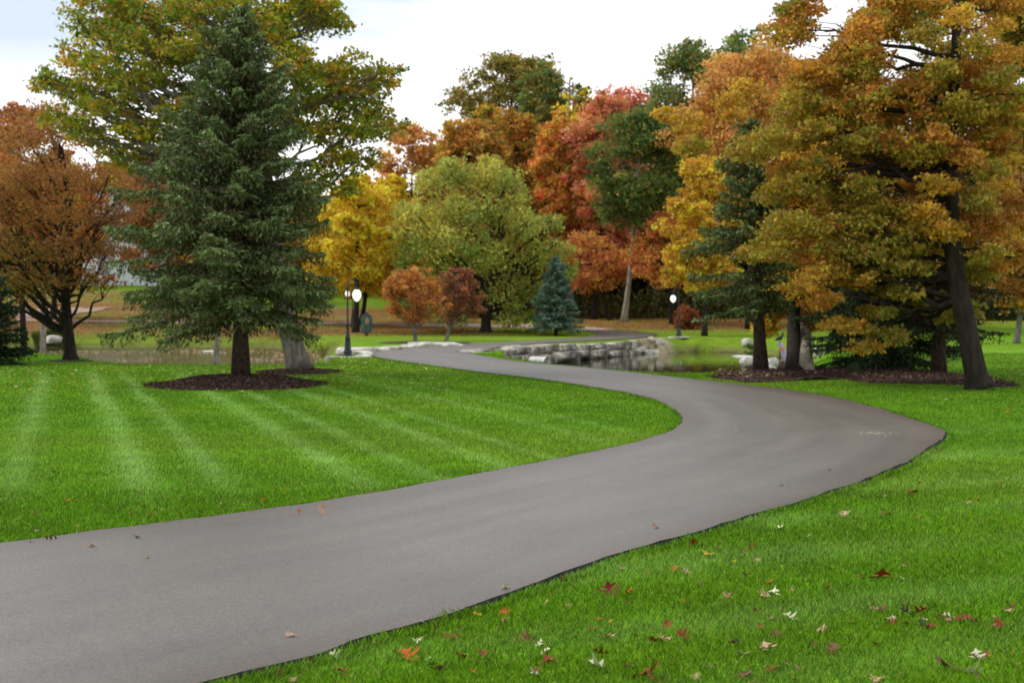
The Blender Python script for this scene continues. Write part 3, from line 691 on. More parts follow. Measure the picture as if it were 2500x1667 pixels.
bl2 = [q for q in px_blobs(oak2, 37.2, rs, depth=0.42, n_extra=.8) if not (q[0][1] < 37.0 and abs(q[0][0] / q[0][1] * F + 1250 - 2350) < 60 and rs.uniform() < .7 and 580 < 745 - (q[0][2] - CH) / q[0][1] * F < 860)]
for xx in range(2130, 2500, 74):
    for yy in range(-30, 720, 84):
        if 90 < yy < 330 and r2.uniform() < .55: continue
        bl2.append((D(xx + r2.normal() * 16, yy + r2.normal() * 16, 39.5 + r2.uniform(-1, 1)), .52 * r2.uniform(.8, 1.2), int(r2.integers(0, 6))))
for xx, yy in ((2300, 330), (2370, 390), (2290, 450), (2390, 500), (2310, 560), (2420, 420), (2260, 520), (2340, 250), (2300, 170), (2380, 110), (2340, 40), (2410, 620), (2250, 80), (2440, 190)):
    bl2.append((D(xx, yy, 34.9), .42, int(r2.integers(0, 5))))
bl2 = [q for q in bl2 if not (q[0][1] < 30.5 and abs(q[0][0] / q[0][1] * F + 1250 - 2335) < 60 and rs.uniform() < .25)]
deciduous('oak_tree', 'huge orange brown oak with a dark leaning trunk at the right edge', b0, bl2,
          [b0, b0 * .55 + D(2345, 740, 35.6) * .45, D(2330, 640, 35.8), D(2322, 480, 36), D(2325, 300, 36), D(2335, 100, 36), D(2335, -80, 36)], 0.31, oakP, 185000, 0.115, bark='bark_dark', seed=9, bright=1.6, flat=.57, twigs=7, up=0.25, limb_r=0.45, fork=0.22, upsweep=0.15, max_limbs=90, var=0.32, flare=1.5)
b0 = G(1858, 912, 0.05)
spruce('spruce_tree', 'thin sparse spruce with a bare grey lower trunk left of the right hand group', b0, 7.7, 1.55, 2.1, 31, lin(132, 160, 98), lin(80, 80, 42), whorl=0.26, per=7, asym=.28, tuft=0.15, hang=0.25, sparse=.9, rt=.2, lean=(-0.35, 0), droop=.14, brown=.1, low=.9, twstep=.12, tufts=7, prof=.9)
b0 = G(1938, 912, 0.05)
rs = np.random.default_rng(16)
deciduous('oak_tree', 'dark trunked oak with golden lower leaves next to the sparse spruce', b0, px_blobs([(1930, 560, 44, 0), (1975, 600, 46, 0), (1925, 640, 34, 0), (1930, 700, 42, 0), (2000, 680, 40, 0), (1890, 760, 34, 0), (1870, 800, 26, 0), (1985, 780, 32, 0), (1950, 500, 60), (2020, 540, 60), (1900, 450, 60), (1980, 400, 60), (2050, 450, 60)], 46, rs, depth=.6),
          [b0, D(1938, 800, 45), D(1945, 650, 45.3), D(1948, 500, 45.5), D(1960, 400, 46), D(1960, 280, 46)], 0.24, amberP[:1] + goldP[:2] + oakP[:3], 42000, 0.13, bark='bark_dark', seed=17, twigs=6, limb_r=.4, fork=.35)
b0 = G(1964, 912, 0.05)
rs = np.random.default_rng(18)
deciduous('oak_tree', 'pale brown trunk tree directly behind the dark oak trunk', b0, px_blobs([(2010, 300, 70), (2080, 360, 70), (1940, 330, 60), (2000, 230, 60), (2120, 280, 70)], 48, rs), [b0, D(1963, 780, 46), D(1968, 600, 46.5), D(1990, 400, 47), D(2010, 250, 48)], 0.26, oakP, 16000, 0.15, bark='bark_pale', seed=19, twigs=4)
b0 = G(2150, 908, 0.05)
spruce('spruce_tree', 'dense dark green spruce with boughs touching the mulch bed', b0, 6.2, 2.15, 0.35, 41, lin(84, 112, 74), lin(48, 54, 32), whorl=0.22, per=8, tuft=0.15, hang=0.25, twstep=.12, tufts=7, rt=.2, low=.75)
b0 = G(2292, 917, 0.05)
spruce('spruce_tree', 'spruce with bare dark trunk between the dense spruce and the huge oak', b0, 7.5, 2.0, 1.5, 43, lin(70, 92, 60), lin(52, 52, 32), whorl=0.26, per=7, tuft=0.15, hang=0.3, sparse=.85, rt=.2, brown=.15, twstep=.13, tufts=6, low=.8)
rs = np.random.default_rng(20)
b0 = G(2640, 905, 0.0)
deciduous('oak_tree', 'dark leaved tree reaching in at the upper right corner', b0, px_blobs([(2500, 60, 50), (2480, 150, 40), (2520, 230, 60), (2560, 120, 60), (2600, 20, 70), (2650, 200, 80), (2600, 320, 70), (2520, 330, 40), (2480, 20, 40), (2700, 60, 80), (2720, 330, 80)], 44, rs), [b0, D(2640, 600, 44), D(2640, 300, 44), D(2640, 60, 44)], 0.25, oliveP + darkP[:2], 26000, 0.14, bark='bark_dark', seed=22, twigs=7)

# ------------------------------------------------------------------ middle distance: single trees
bgtree('small_tree', 'small orange tree with a slim trunk beside the path bend', 1015, 79, 930, 1085, 645, 795, [lin(196, 126, 62), lin(178, 112, 60), lin(206, 146, 66), lin(160, 104, 64)], 13000, 0.13, 0.13, seed=70, bark='bark_grey', n=60, kr=.2, egg=.12, twigs=6, stray_k=.5, fork=.25, upsweep=1.0, group=None)
bgtree('small_tree', 'small maroon tree to the right of the small orange one', 1088, 84, 1055, 1175, 650, 790, [lin(156, 92, 78), lin(140, 84, 70), lin(164, 100, 78), lin(120, 90, 56)], 9500, 0.14, 0.12, seed=71, bark='bark_grey', n=50, kr=.2, egg=.12, twigs=5, stray_k=.5, fork=.25, upsweep=.9)
rs = np.random.default_rng(72); b0 = D(1186, 800, 101); b0[2] = hz(b0[0], 101) - .1
wl = [(1010,520,50),(1000,600,50),(1020,680,45),(1030,740,35),(1060,440,45),(1120,420,45),(1180,425,40),(1230,440,40),(1100,500,60),(1180,510,60),(1250,520,50),(1290,560,45),(1080,580,60),(1160,600,65),(1240,600,60),(1320,620,45),(1360,600,30),(1380,650,28),(1340,690,40),(1060,660,50),(1230,690,60),(1290,720,45),(1340,740,35),(1110,760,34),(1250,770,36),(1310,780,28),(1200,390,22),(1090,400,25),(1265,470,25),(1350,540,22),(975,560,25),(985,650,22)]
deciduous('willow_tree', 'broad yellow green tree with a forked trunk at the centre', b0, px_blobs([w_ + (int(i_ * 7 % 4),) for i_, w_ in enumerate(wl)], 101, rs, depth=.6), [b0, D(1188, 760, 101), D(1200, 680, 101), D(1205, 560, 101), D(1180, 470, 101)], 0.38, ygP, 34000, 0.24, bark='bark_dark', seed=73, twigs=5, fork=.12, upsweep=.9, droop=.25, limb_r=.5, max_limbs=50, bright=1.5)
b0 = D(1357, 800, 97.5); b0[2] = 0
spruce('blue_spruce', 'small neat blue spruce beside the far bend of the path', b0, 5.35, 1.6, 0.75, 51, lin(134, 164, 144), lin(74, 92, 68), whorl=0.24, per=9, tuft=0.2, hang=0.18, twstep=.14, tufts=6, rt=.11, prof=.95, top_gain=1.15, droop=.08)
bgtree('maple_tree', 'yellow gold maple behind the near street lamp', 880, 108, 775, 1040, 455, 745, goldP, 34000, 0.27, 0.2, seed=73, n=44, kr=.28)
bgtree('dark_trunk_tree', 'yellow tree with a thick dark trunk right behind the near lamp', 868, 101, 800, 950, 420, 700, goldP, 12000, 0.27, 0.24, seed=74, n=26, twigs=2)
bgtree('maple_tree', 'sparse peach orange tree against the sky right of the olive oak', 1000, 132, 915, 1100, 290, 560, peachP, 9500, 0.33, 0.2, seed=75, n=34, kr=.26, twigs=5, bark='bark_dark')
bgtree('maple_tree', 'amber maple left of the broad yellow green tree', 1000, 112, 955, 1070, 480, 740, amberP + goldP[:1], 9000, 0.3, 0.2, seed=76)
bgtree('maple_tree', 'orange and olive maple behind the broad yellow green tree', 1120, 126, 1050, 1240, 275, 620, orangeP + [lin(150, 130, 46), lin(170, 130, 40)], 19000, 0.33, 0.25, seed=77, n=44, kr=.28)
bgtree('tall_tree', 'very tall thinning olive tree rising above the centre', 1230, 150, 1110, 1395, 122, 420, [lin(136, 124, 46), lin(150, 136, 60), lin(96, 104, 48), lin(116, 112, 44)], 21000, 0.36, 0.4, seed=78, n=50, kr=.24, twigs=5, bark='bark_dark')
bgtree('tall_tree', 'dark green tall tree just right of the tallest olive crown', 1300, 142, 1230, 1410, 150, 470, greenP + [lin(120, 112, 50)], 17000, 0.34, 0.3, seed=79, n=36, kr=.28, twigs=3)
bgtree('maple_tree', 'orange crowned maple with olive sides in the centre row', 1240, 128, 1195, 1330, 230, 640, [lin(186, 120, 48), lin(140, 124, 44), lin(164, 128, 46)], 15000, 0.32, 0.25, seed=80, n=36)
bgtree('maple_tree', 'red topped orange maple left of the pink red one', 1365, 122, 1290, 1440, 262, 660, orangeP + [lin(200, 96, 52), lin(196, 146, 50)], 22000, 0.3, 0.25, seed=81, n=44, kr=.3, bright=1.55)
bgtree('maple_tree', 'tall pink red maple in the centre of the woods', 1450, 120, 1375, 1570, 215, 735, redP, 32000, 0.29, 0.26, seed=82, n=56, kr=.27, egg=.05, twigs=2, bright=1.55)
bgtree('maple_tree', 'low red orange maple reaching over the drive', 1490, 116, 1345, 1560, 560, 715, [lin(198, 118, 82), lin(192, 132, 70), lin(212, 152, 72)], 8000, 0.25, 0.2, seed=83, n=34, kr=.26, twigs=3, bright=1.55)
bgtree('green_tree', 'tall dark green tree with a straight grey trunk in front of the red maple', 1523, 111, 1440, 1690, 255, 570, [lin(90, 116, 58), lin(76, 102, 52), lin(110, 124, 58)], 26000, 0.27, 0.24, seed=84, n=44, kr=.28, twigs=3, bark='bark_pale')
bgtree('maple_tree', 'orange red maple above the far street lamp', 1640, 109, 1545, 1720, 515, 710, [lin(198, 118, 74), lin(206, 150, 60), lin(188, 112, 72)], 9500, 0.25, 0.2, seed=85, n=36, kr=.27, twigs=3, bright=1.55)
bgtree('tall_tree', 'dark green tall tree with its top against the sky right of centre', 1690, 135, 1560, 1820, 90, 480, greenP, 20000, 0.32, 0.3, seed=86, n=42, kr=.27, twigs=4)
bgtree('tall_tree', 'highest dark green treetop left of the huge oak', 1820, 140, 1720, 1930, 50, 400, greenP, 17000, 0.34, 0.3, seed=87, n=36, kr=.28, twigs=4)
bgtree('maple_tree', 'peach orange maple crown left of the huge oak', 1830, 104, 1670, 2010, 100, 420, peachP, 38000, 0.25, 0.28, seed=88, n=56, kr=.26)
bgtree('maple_tree', 'golden amber maple behind the sparse spruce', 1720, 97, 1620, 1830, 375, 735, amberP + goldP[:2], 36000, 0.23, 0.2, seed=89, n=54, kr=.26, twigs=2)
bgtree('pink_maple', 'dusty red treetops on the far skyline', 1500, 165, 1395, 1600, 205, 430, [lin(184, 96, 82), lin(170, 90, 70), lin(196, 120, 90)], 11000, 0.4, 0.3, seed=90, n=34, bright=1.55)
MX = [lin(190, 150, 50), lin(150, 140, 54), lin(206, 140, 56), lin(120, 126, 52)]
for i_, (px, d, x0, x1, yt, yb, lb, P_) in enumerate(((1075, 138, 1010, 1140, 330, 640, 'amber tree filling in behind the small maroon tree line', MX), (1185, 140, 1130, 1260, 250, 600, 'olive gold tree just below the tallest crown', MX[1:] + MX[:1]), (1420, 142, 1370, 1490, 235, 600, 'mixed orange and green tree left of the pink red maple', [MX[2], MX[3], lin(196, 110, 70)]),
        (1590, 138, 1520, 1660, 235, 600, 'dark green and bronze tree right of the pink red maple', [MX[3], greenP[0], MX[0]]), (1320, 136, 1270, 1390, 330, 680, 'yellow green tree behind the red topped maple', MX), (1760, 126, 1690, 1850, 250, 640, 'bronze tree behind the golden amber maple', [MX[0], MX[2], greenP[2]]), (960, 128, 900, 1010, 420, 700, 'yellow tree filling in left of the willow', goldP[:3]))):
    bgtree('woodland_maple', lb, px, d, x0, x1, yt, yb, P_, 12000, .32, .2, seed=400 + i_, n=34, kr=.3)
# left background
bgtree('maple_tree', 'rust red treetop at the far left skyline', 60, 84, -60, 150, 232, 640, [lin(184, 108, 70), lin(164, 94, 60), lin(196, 130, 70)], 22000, 0.22, 0.22, seed=91, n=40, kr=.27, twigs=3)
bgtree('maple_tree', 'glowing orange maple behind the left forking tree', 130, 108, 20, 260, 400, 720, [lin(216, 134, 36), lin(204, 118, 34), lin(222, 154, 44)], 26000, 0.27, 0.25, seed=92, n=42)
bgtree('maple_tree', 'rust brown tree between the left forking tree and the blue spruce', 400, 104, 290, 470, 340, 700, rustP, 18000, 0.26, 0.2, seed=93, n=36, bark='bark_grey')
bgtree('maple_tree', 'orange tree seen through the blue spruce boughs', 560, 112, 440, 660, 450, 720, orangeP, 14000, 0.3, 0.2, seed=94, n=32)
bgtree('maple_tree', 'amber tree behind the right side of the blue spruce', 720, 110, 640, 810, 430, 730, amberP + rustP[:2], 15000, 0.3, 0.2, seed=95, n=32)
bgtree('grey_trunk_tree', 'straight pale trunked tree on the far left bank', 105, 88, 20, 190, 380, 680, rustP[:3] + oliveP[:2], 9000, 0.24, 0.22, seed=96, n=26, bark='bark_pale')
# right background
bgtree('maple_tree', 'orange brown tree far back at the right edge', 2482, 78, 2400, 2600, 560, 770, orangeP + oakP[:2], 14000, 0.2, 0.2, seed=97, n=30, bark='bark_grey', twigs=3)
bgtree('maple_tree', 'golden brown tree behind the huge oak trunk', 2250, 105, 2120, 2400, 330, 760, oakP[:3] + goldP[:1], 20000, 0.28, 0.25, seed=98, n=40)
bgtree('maple_tree', 'orange tree behind the dense dark spruce', 2060, 108, 1950, 2190, 360, 760, amberP + oakP[:2], 20000, 0.28, 0.25, seed=99, n=40)
bgtree('maple_tree', 'russet tree at the far right behind the lawn', 2440, 118, 2330, 2560, 420, 770, rustP + oakP[:2], 15000, 0.3, 0.25, seed=100, n=36)
bgtree('bush_tree', 'russet round bush at the wood edge behind the far lamp', 1672, 104, 1645, 1712, 745, 812, [lin(150, 82, 52), lin(132, 72, 46)], 6000, 0.16, 0.08, seed=101, n=20, fork=.1)

# ------------------------------------------------------------------ woodland behind: individual slender trees from four kinds
rs = np.random.default_rng(33)
kinds = []
for q, (P_, lb) in enumerate(((darkP, 'slender dark trunked woodland tree with dull green leaves'), (goldP[:2] + darkP[:2], 'slender woodland tree with yellow green leaves'), (greenP, 'slender dark green woodland tree'), (orangeP + darkP[:2], 'slender woodland tree with faded orange leaves'))):
    r_ = np.random.default_rng(200 + q); hgt = 15 + q
    bl = auto_blobs(np.array([0, 0, 9.6 + q * .3]), 3.3, 6.0, r_, 26, .33, .1)
    kinds.append((bl, P_, lb, hgt))
protos = []
spots = []
for i in range(64):
    for _ in range(50):
        x = rs.uniform(-7, 62); y = rs.uniform(117, 158)
        if x < 24 and y < 131: continue
        if all(math.hypot(x - a, y - b) > 2.6 for a, b in spots): break
    spots.append((x, y))
for i in range(30):
    for _ in range(50):
        x = rs.uniform(-66, -8); y = rs.uniform(136, 168)
        if all(math.hypot(x - a, y - b) > 3.5 for a, b in spots): break
    spots.append((x, y))
for i, (x, y) in enumerate(spots):
    leftw = x < -7; q = i % 4
    if leftw: q = (1, 3, 3, 1)[i % 4]
    if not leftw and x < 12: q = (1, 3, 1, 0)[i % 4]
    pos = np.array([x, y, hz(x, y) - .1]); bl, P_, lb, hgt = kinds[q]
    if len([p for p in protos if p[0] == q]) == 0:
        r0 = np.zeros(3)
        o = deciduous('woodland_tree', lb, r0, bl, [r0, r0 + (0.1, 0.1, 5), r0 + (.3, 0, 10), r0 + (0.2, 0.1, hgt)], 0.2, P_, 7500, 0.42, bark='bark_grey', seed=300 + q, twigs=False, max_limbs=12, group='x')
        protos.append((q, o))
    else:
        o = copy_tree([p for p in protos if p[0] == q][0][1])
    o.location = pos; o.rotation_euler = (0, 0, rs.uniform(0, 6.28)); s = rs.uniform(.85, 1.15) * (0.72 if leftw else (1.28 if 2 < x < 24 else 1.05)); o.scale = (s * rs.uniform(.9, 1.1), s, s)
    side = 'on the left hill' if leftw else 'behind the row of maples'
    o['label'] = lb + ' ' + side; o['group'] = lb + ' ' + side
# far wood: one uncountable mass closing the view behind the trunks
n = 110000; rs = np.random.default_rng(44)
x = rs.uniform(-130, 150, n); y = rs.uniform(160, 185, n)
top = 6.5 + 4.5 * vnoise(x, 0 * x, 0.09, 50) + 2.5 * vnoise(x, y, 0.3, 51) + 2.0 * (x > 0)
zz = H(x, y) + rs.uniform(0, 1, n) ** 0.8 * top
cc, _ = pal(rs, n, darkP + [lin(130, 96, 40), lin(84, 80, 36)]); cc = cc * (0.6 + 0.8 * vnoise(x, zz, 0.35, 52))[:, None]
v, f, c = leaves(np.stack([x, y, zz], -1), np.array(1.25), cc, rs, 0.2, 0.85)
prop(mesh_obj('far_woods', v, f, M['leaf'], col=np.clip(c, .002, .9)), 'dense far woodland closing the view behind all trees', 'woods', kind='stuff')
# undergrowth among the trunks
n = 26000
x = rs.uniform(0, 60, n); y = rs.uniform(124, 156, n); zz = H(x, y) + rs.uniform(0, 1, n) ** 1.5 * (.8 + 2.4 * vnoise(x, y, .25, 55))
cc, _ = pal(rs, n, darkP + [lin(120, 110, 40)]); v, f, c = leaves(np.stack([x, y, zz], -1), np.array(0.4), cc, rs, 0.2, 0.7)
prop(mesh_obj('undergrowth', v, f, M['leaf'], col=np.clip(c, .002, .9)), 'dark green undergrowth between the woodland trunks', 'undergrowth', kind='stuff')
# hedge across the far right lawn
n = 16000; x = rs.uniform(24, 75, n); y = 114 + rs.normal(size=n) * 0.8; zz = H(x, y) + rs.uniform(0, 1, n) ** .7 * (1.2 + 1.0 * vnoise(x, 0 * x, .5, 57))
cc, _ = pal(rs, n, [lin(44, 66, 36), lin(58, 80, 40)]); v, f, c = leaves(np.stack([x, y, zz], -1), np.array(0.28), cc, rs, 0.2, 0.7)
prop(mesh_obj('hedge', v, f, M['leaf'], col=c), 'low dark green hedge across the far right lawn', 'hedge')
# ornamental grass clumps at the left far shore with a boulder
def grass_clump(px, py, d, wid, hgt, label, cols, n=900, seed=1):
    r_ = np.random.default_rng(seed); b = D(px, 800, d); b[2] = hz(b[0], d)
    o = thing('grass_clump', b, label, 'ornamental grass')
    a = r_.uniform(0, 6.28, n); rr_ = np.sqrt(r_.uniform(0, 1, n)) * wid * .25; h_ = hgt * r_.uniform(.6, 1.05, n); sp_ = r_.uniform(.1, 1, n) * wid * .5
    p0 = np.stack([np.cos(a) * rr_, np.sin(a) * rr_, 0 * a], -1); dv_ = np.stack([np.cos(a), np.sin(a), 0 * a], -1)
    p1 = p0 + dv_ * (sp_ * .4)[:, None] + np.array([0, 0, 1]) * (h_ * .8)[:, None]; p2 = p0 + dv_ * sp_[:, None] + np.array([0, 0, 1]) * (h_ * r_.uniform(.6, 1, n))[:, None]
    s_ = np.stack([-np.sin(a), np.cos(a), 0 * a], -1) * .02
    V = np.stack([p0 - s_, p0 + s_, p1 + s_, p1 - s_, p2], 1).reshape(-1, 3); k = np.arange(n)[:, None] * 5
    cc, _ = pal(r_, n, cols); cc = np.repeat(cc * r_.uniform(.7, 1.2, (n, 1)), 5, axis=0)
    F1 = np.vstack([k + np.array([[0, 1, 2, 3]]), k + np.array([[3, 2, 4, 4]])])
    faces = [tuple(q) for q in (k + np.array([[0, 1, 2, 3]]))] + [tuple(q) for q in (k + np.array([[3, 2, 4]]))]
    mesh_obj('blades', V, faces, M['leaf'], o, col=cc)
for i, (px, d, wd, lb) in enumerate(((100, 97, 1.7, 'leftmost tall grass tuft on the far left bank'), (125, 97.5, 1.7, 'middle tall grass tuft above the grey boulder'), (150, 97, 1.4, 'tall grass tuft just left of the forking tree trunk'))):
    grass_clump(px, 800, d, wd, 1.25, lb, [lin(120, 130, 60), lin(90, 108, 44), lin(150, 144, 80)], seed=500 + i)

# ------------------------------------------------------------------ stones
def rock(name, label, c, size, rz, seed, mat='stone', group=None, cat='rock', box=0.75, tilt=(0, 0), sub=5, rough=0.10):
    r_ = np.random.default_rng(seed); n = sub * 2
    g = np.linspace(-1, 1, n + 1); V = []; Fs = []; idm = {}
    def vid(p):
        k = tuple(np.round(p, 4))
        if k not in idm: idm[k] = len(V); V.append(np.array(p, float))
        return idm[k]
    for ax in range(3):
        for sgn in (-1, 1):
            for i in range(n):
                for j in range(n):
                    q = []
                    for (a_, b_) in ((i, j), (i + 1, j), (i + 1, j + 1), (i, j + 1)):
                        p = [0, 0, 0]; p[ax] = sgn; p[(ax + 1) % 3] = g[a_]; p[(ax + 2) % 3] = g[b_]; q.append(vid(p))
                    Fs.append(q if sgn > 0 else q[::-1])
    V = np.array(V); S = V / np.linalg.norm(V, axis=1)[:, None]
    V = V * box + S * (1 - box) * 1.25
    # chiselled planes
    for _ in range(7):
        nrm = r_.normal(size=3); nrm /= np.linalg.norm(nrm); h = r_.uniform(0.88, 1.22); dd = V @ nrm - h; V = V - np.where(dd > 0, dd, 0)[:, None] * nrm
    nn = vnoise(V[:, 0] * 3 + seed, V[:, 1] * 3 + V[:, 2] * 5, 1, seed % 13) + 0.6 * vnoise(V[:, 0] * 8 + V[:, 2] * 6, V[:, 1] * 8 + seed, 1, 3)
    V = V * (1 + rough * (nn - 0.8))[:, None]
    V = V * np.array(size) / 2
    cx, sx_ = math.cos(tilt[0]), math.sin(tilt[0]); V = np.stack([V[:, 0] * cx + V[:, 2] * sx_, V[:, 1], -V[:, 0] * sx_ + V[:, 2] * cx], -1)
    o = mesh_obj(name, V, np.array(Fs), M[mat], sm=False); o.location = c; o.rotation_euler = (0, 0, rz)
    return prop(o, label, cat, group)
ordn = ['first', 'second', 'third', 'fourth', 'fifth', 'sixth', 'seventh', 'eighth', 'ninth', 'tenth', 'eleventh', 'twelfth', 'thirteenth']
TOPC = [(20, 255, 250, 330), (250, 250, 345, 345), (345, 250, 420, 360), (420, 250, 500, 350), (500, 205, 655, 318), (658, 205, 815, 308), (818, 192, 988, 300), (990, 190, 1222, 265), (1226, 185, 1420, 254), (1422, 178, 1574, 244), (1578, 165, 1862, 248), (1860, 142, 1945, 262)]
BOTC = [(395, 340, 472, 378), (474, 330, 556, 385), (556, 310, 792, 400), (792, 308, 1000, 400), (1008, 270, 1196, 380), (1196, 268, 1232, 385), (1234, 258, 1408, 352), (1408, 250, 1592, 346), (1590, 260, 1800, 330), (1798, 258, 1926, 326), (1918, 212, 2092, 316)]
WA, WB = np.array([-1.75, 63.0]), np.array([8.0, 88.2])
wd_ = (WB - WA) / np.linalg.norm(WB - WA); wn_ = np.array([wd_[1], -wd_[0]]); wang = math.atan2(wd_[1], wd_[0])
def wall_pt(px, off):
    u = (px - 1250) / F; A = WA + wn_ * off; dB = WB - WA
    t = (A[1] * u - A[0]) / (dB[0] - dB[1] * u); return A + dB * t
def stone_from_box(bx, course, i, off):
    x0, y0, x1, y1 = [v_ / 4.704 for v_ in bx]; x0 += 1150; x1 += 1150; y0 += 800; y1 += 800
    p0, p1 = wall_pt(x0, off), wall_pt(x1, off); c = (p0 + p1) / 2; L = np.linalg.norm(p1 - p0)
    zt = D(0, y0, c[1])[2]; zb_ = D(0, y1, c[1])[2]
    hh_ = max(zt - zb_, 0.3) * 1.06
    th = 1.1
    cc = c - wn_ * (th / 2 - 0.15)
    big = 'long ' if L > 3 else ('small ' if L < 1.2 else '')
    rock('stone_block', big + 'grey limestone block, %s from the left in the %s course of the retaining wall' % (ordn[i], course), (cc[0], cc[1], (zt + zb_) / 2 - .02), (L * 1.02, th, hh_), wang, 600 + i + (50 if course == 'lower' else 0), group='limestone blocks of the retaining wall', cat='stone block', box=.86, rough=.08)
for i, bx in enumerate(TOPC): stone_from_box(bx, 'upper', i, 0.1)
for i, bx in enumerate(BOTC): stone_from_box(bx, 'lower', i, 0.42)
# sloping rubble at the right end of the wall
for i in range(16):
    r_ = np.random.default_rng(700 + i); x = 8.1 + r_.uniform(0, 1.2); y = 87.0 + r_.uniform(-.6, 1.4)
    rock('bank_stone', 'tan stone in the rubble bank at the right end of the wall', (x, y, hz(x, y) + .08 if hz(x, y) > -.9 else -.83), tuple(r_.uniform(.2, .42, 3)), r_.uniform(0, 3), 700 + i, mat='pale_stone', group='tan stones of the rubble bank at the right wall end')
# culvert pipe
pc = D(1322, 883, 66.5); tb = TB()
o = thing('culvert_pipe', pc, 'white round culvert pipe with a dark mouth at the foot of the stone wall', 'pipe')
ax = np.array([0.75, -0.66, 0]); 
tb.tube([-ax * .6, ax * .35], [.24, .24], 20, cap=False); tb.tube([ax * .35, ax * .3, -ax * .55], [.24, .19, .19], 20, cap=False)
M['white'] = noise_mat('weathered_white', lin(190, 188, 180), lin(228, 226, 220), 5, .5, .1)
M['black'] = noise_mat('dark_inside', (.004, .004, .004), (.01, .01, .01), 5, .9, 0)
tb.obj('pipe_shell', M['white'], o); t2 = TB(); t2.tube([-ax * .5, -ax * .1], [.185, .185], 20); t2.obj('pipe_mouth', M['black'], o)
# stones by the near lamp: slab terrace and edging along the left side of the path
LS = [(822, 850, 905, 858, 'upper slab of the ledge right behind the near lamp'), (822, 860, 868, 868, 'middle slab of the ledge under the near lamp'), (862, 859, 906, 869, 'pale slab between the near lamp and the path edge'), (792, 872, 832, 882, 'dark sided slab at the left foot of the near lamp'), (830, 873, 872, 881, 'flat slab just in front of the near lamp base'), (868, 868, 902, 876, 'low slab joining the lamp ledge to the path')]
for i, (x0, y0, x1, y1, lb) in enumerate(LS):
    d = 61.5 if i == 0 else (59.6 if i < 3 else 57.2); a_ = D(x0, y0, d); b_ = D(x1, y1, d)
    th = 1.5 if i else 1.6; zc = (a_[2] + b_[2]) / 2
    rock('stone_slab', lb, ((a_[0] + b_[0]) / 2, d + th * .3, zc - .06), (b_[0] - a_[0] + .06, th, abs(a_[2] - b_[2]) + .16), .05 * (i - 2), 720 + i, mat='stone' if i in (1, 3) else 'pale_stone', group='stone slabs round the near lamp', cat='stone slab', box=.9, rough=.06)
ES = [(905, 853, 940, 'first'), (940, 850, 975, 'second'), (975, 846, 1010, 'third'), (1000, 840, 1040, 'fourth'), (1036, 839, 1075, 'fifth'), (1075, 840, 1120, 'sixth')]
for i, (x0, y, x1, nm) in enumerate(ES):
    k = [np.hypot(*(EL[j, :2] - G((x0 + x1) / 2, y + 6, 0)[:2])) for j in range(len(EL))]; d = G((x0 + x1) / 2, y + 5, .0)[1]
    a_ = D(x0, y, d); b_ = D(x1, y, d)
    rock('edge_stone', '%s flat pale stone from the lamp along the left edge of the path' % nm, ((a_[0] + b_[0]) / 2, d + .4, .05), (b_[0] - a_[0] + .1, 1.3 if i < 3 else 2.2, .26), .25, 740 + i, mat='pale_stone', group='flat edging stones left of the path bend', cat='stone slab', box=.9, rough=.05)
# boulders
def boulder(px, py, d, w_, h_, seed, label, mat='pale_stone', z=None):
    p = D(px, py, d); p[2] = p[2] if z is None else z
    rock('boulder', label, p, (w_, w_ * .8, h_), seed * .7, seed, mat=mat, box=.45, rough=.16)
boulder(131, 829, 93.5, .95, .5, 760, 'pale grey boulder in front of the tall grass tufts on the left bank')
boulder(1826, 884, 63, .75, .5, 761, 'pale angular boulder at the water edge left of the sparse spruce trunk')
boulder(1872, 893, 61.5, .55, .5, 762, 'white boulder between the sparse spruce trunk and the boat')
boulder(1884, 886, 62.5, .5, .45, 763, 'small white boulder just left of the boat bow')
boulder(1880, 902, 60, .5, .35, 764, 'low white stone at the waterline right of the spruce trunk')
boulder(2000, 862, 70, .6, .5, 765, 'grey lavender boulder behind the spruce bough right of the boat')
boulder(1824, 837, 80, .55, .45, 766, 'pale stone with a shrub on the far bank left of the spruce trunk')
for i in range(26):
    r_ = np.random.default_rng(800 + i); px = r_.uniform(1975, 2060); d = r_.uniform(52, 66); x = (px - 1250) / F * d
    rock('beach_stone', 'pale stone on the rubble beach between the trunks and the dense spruce', (x, d, -0.78 + .3 * r_.uniform() * (px - 1975) / 80), tuple(r_.uniform(.35, .8, 3) * (1, 1, .55)), r_.uniform(0, 3), 800 + i, mat='pale_stone', group='pale stones of the rubble beach right of the boat', box=.5, sub=3, rough=.15)
bgtree('shrub', 'small green shrub beside the pale stone on the far bank', 1832, 79, 1816, 1850, 838, 870, [lin(70, 110, 40), lin(90, 130, 50)], 1500, .1, .03, seed=120, n=10, fork=.1, cat='shrub')
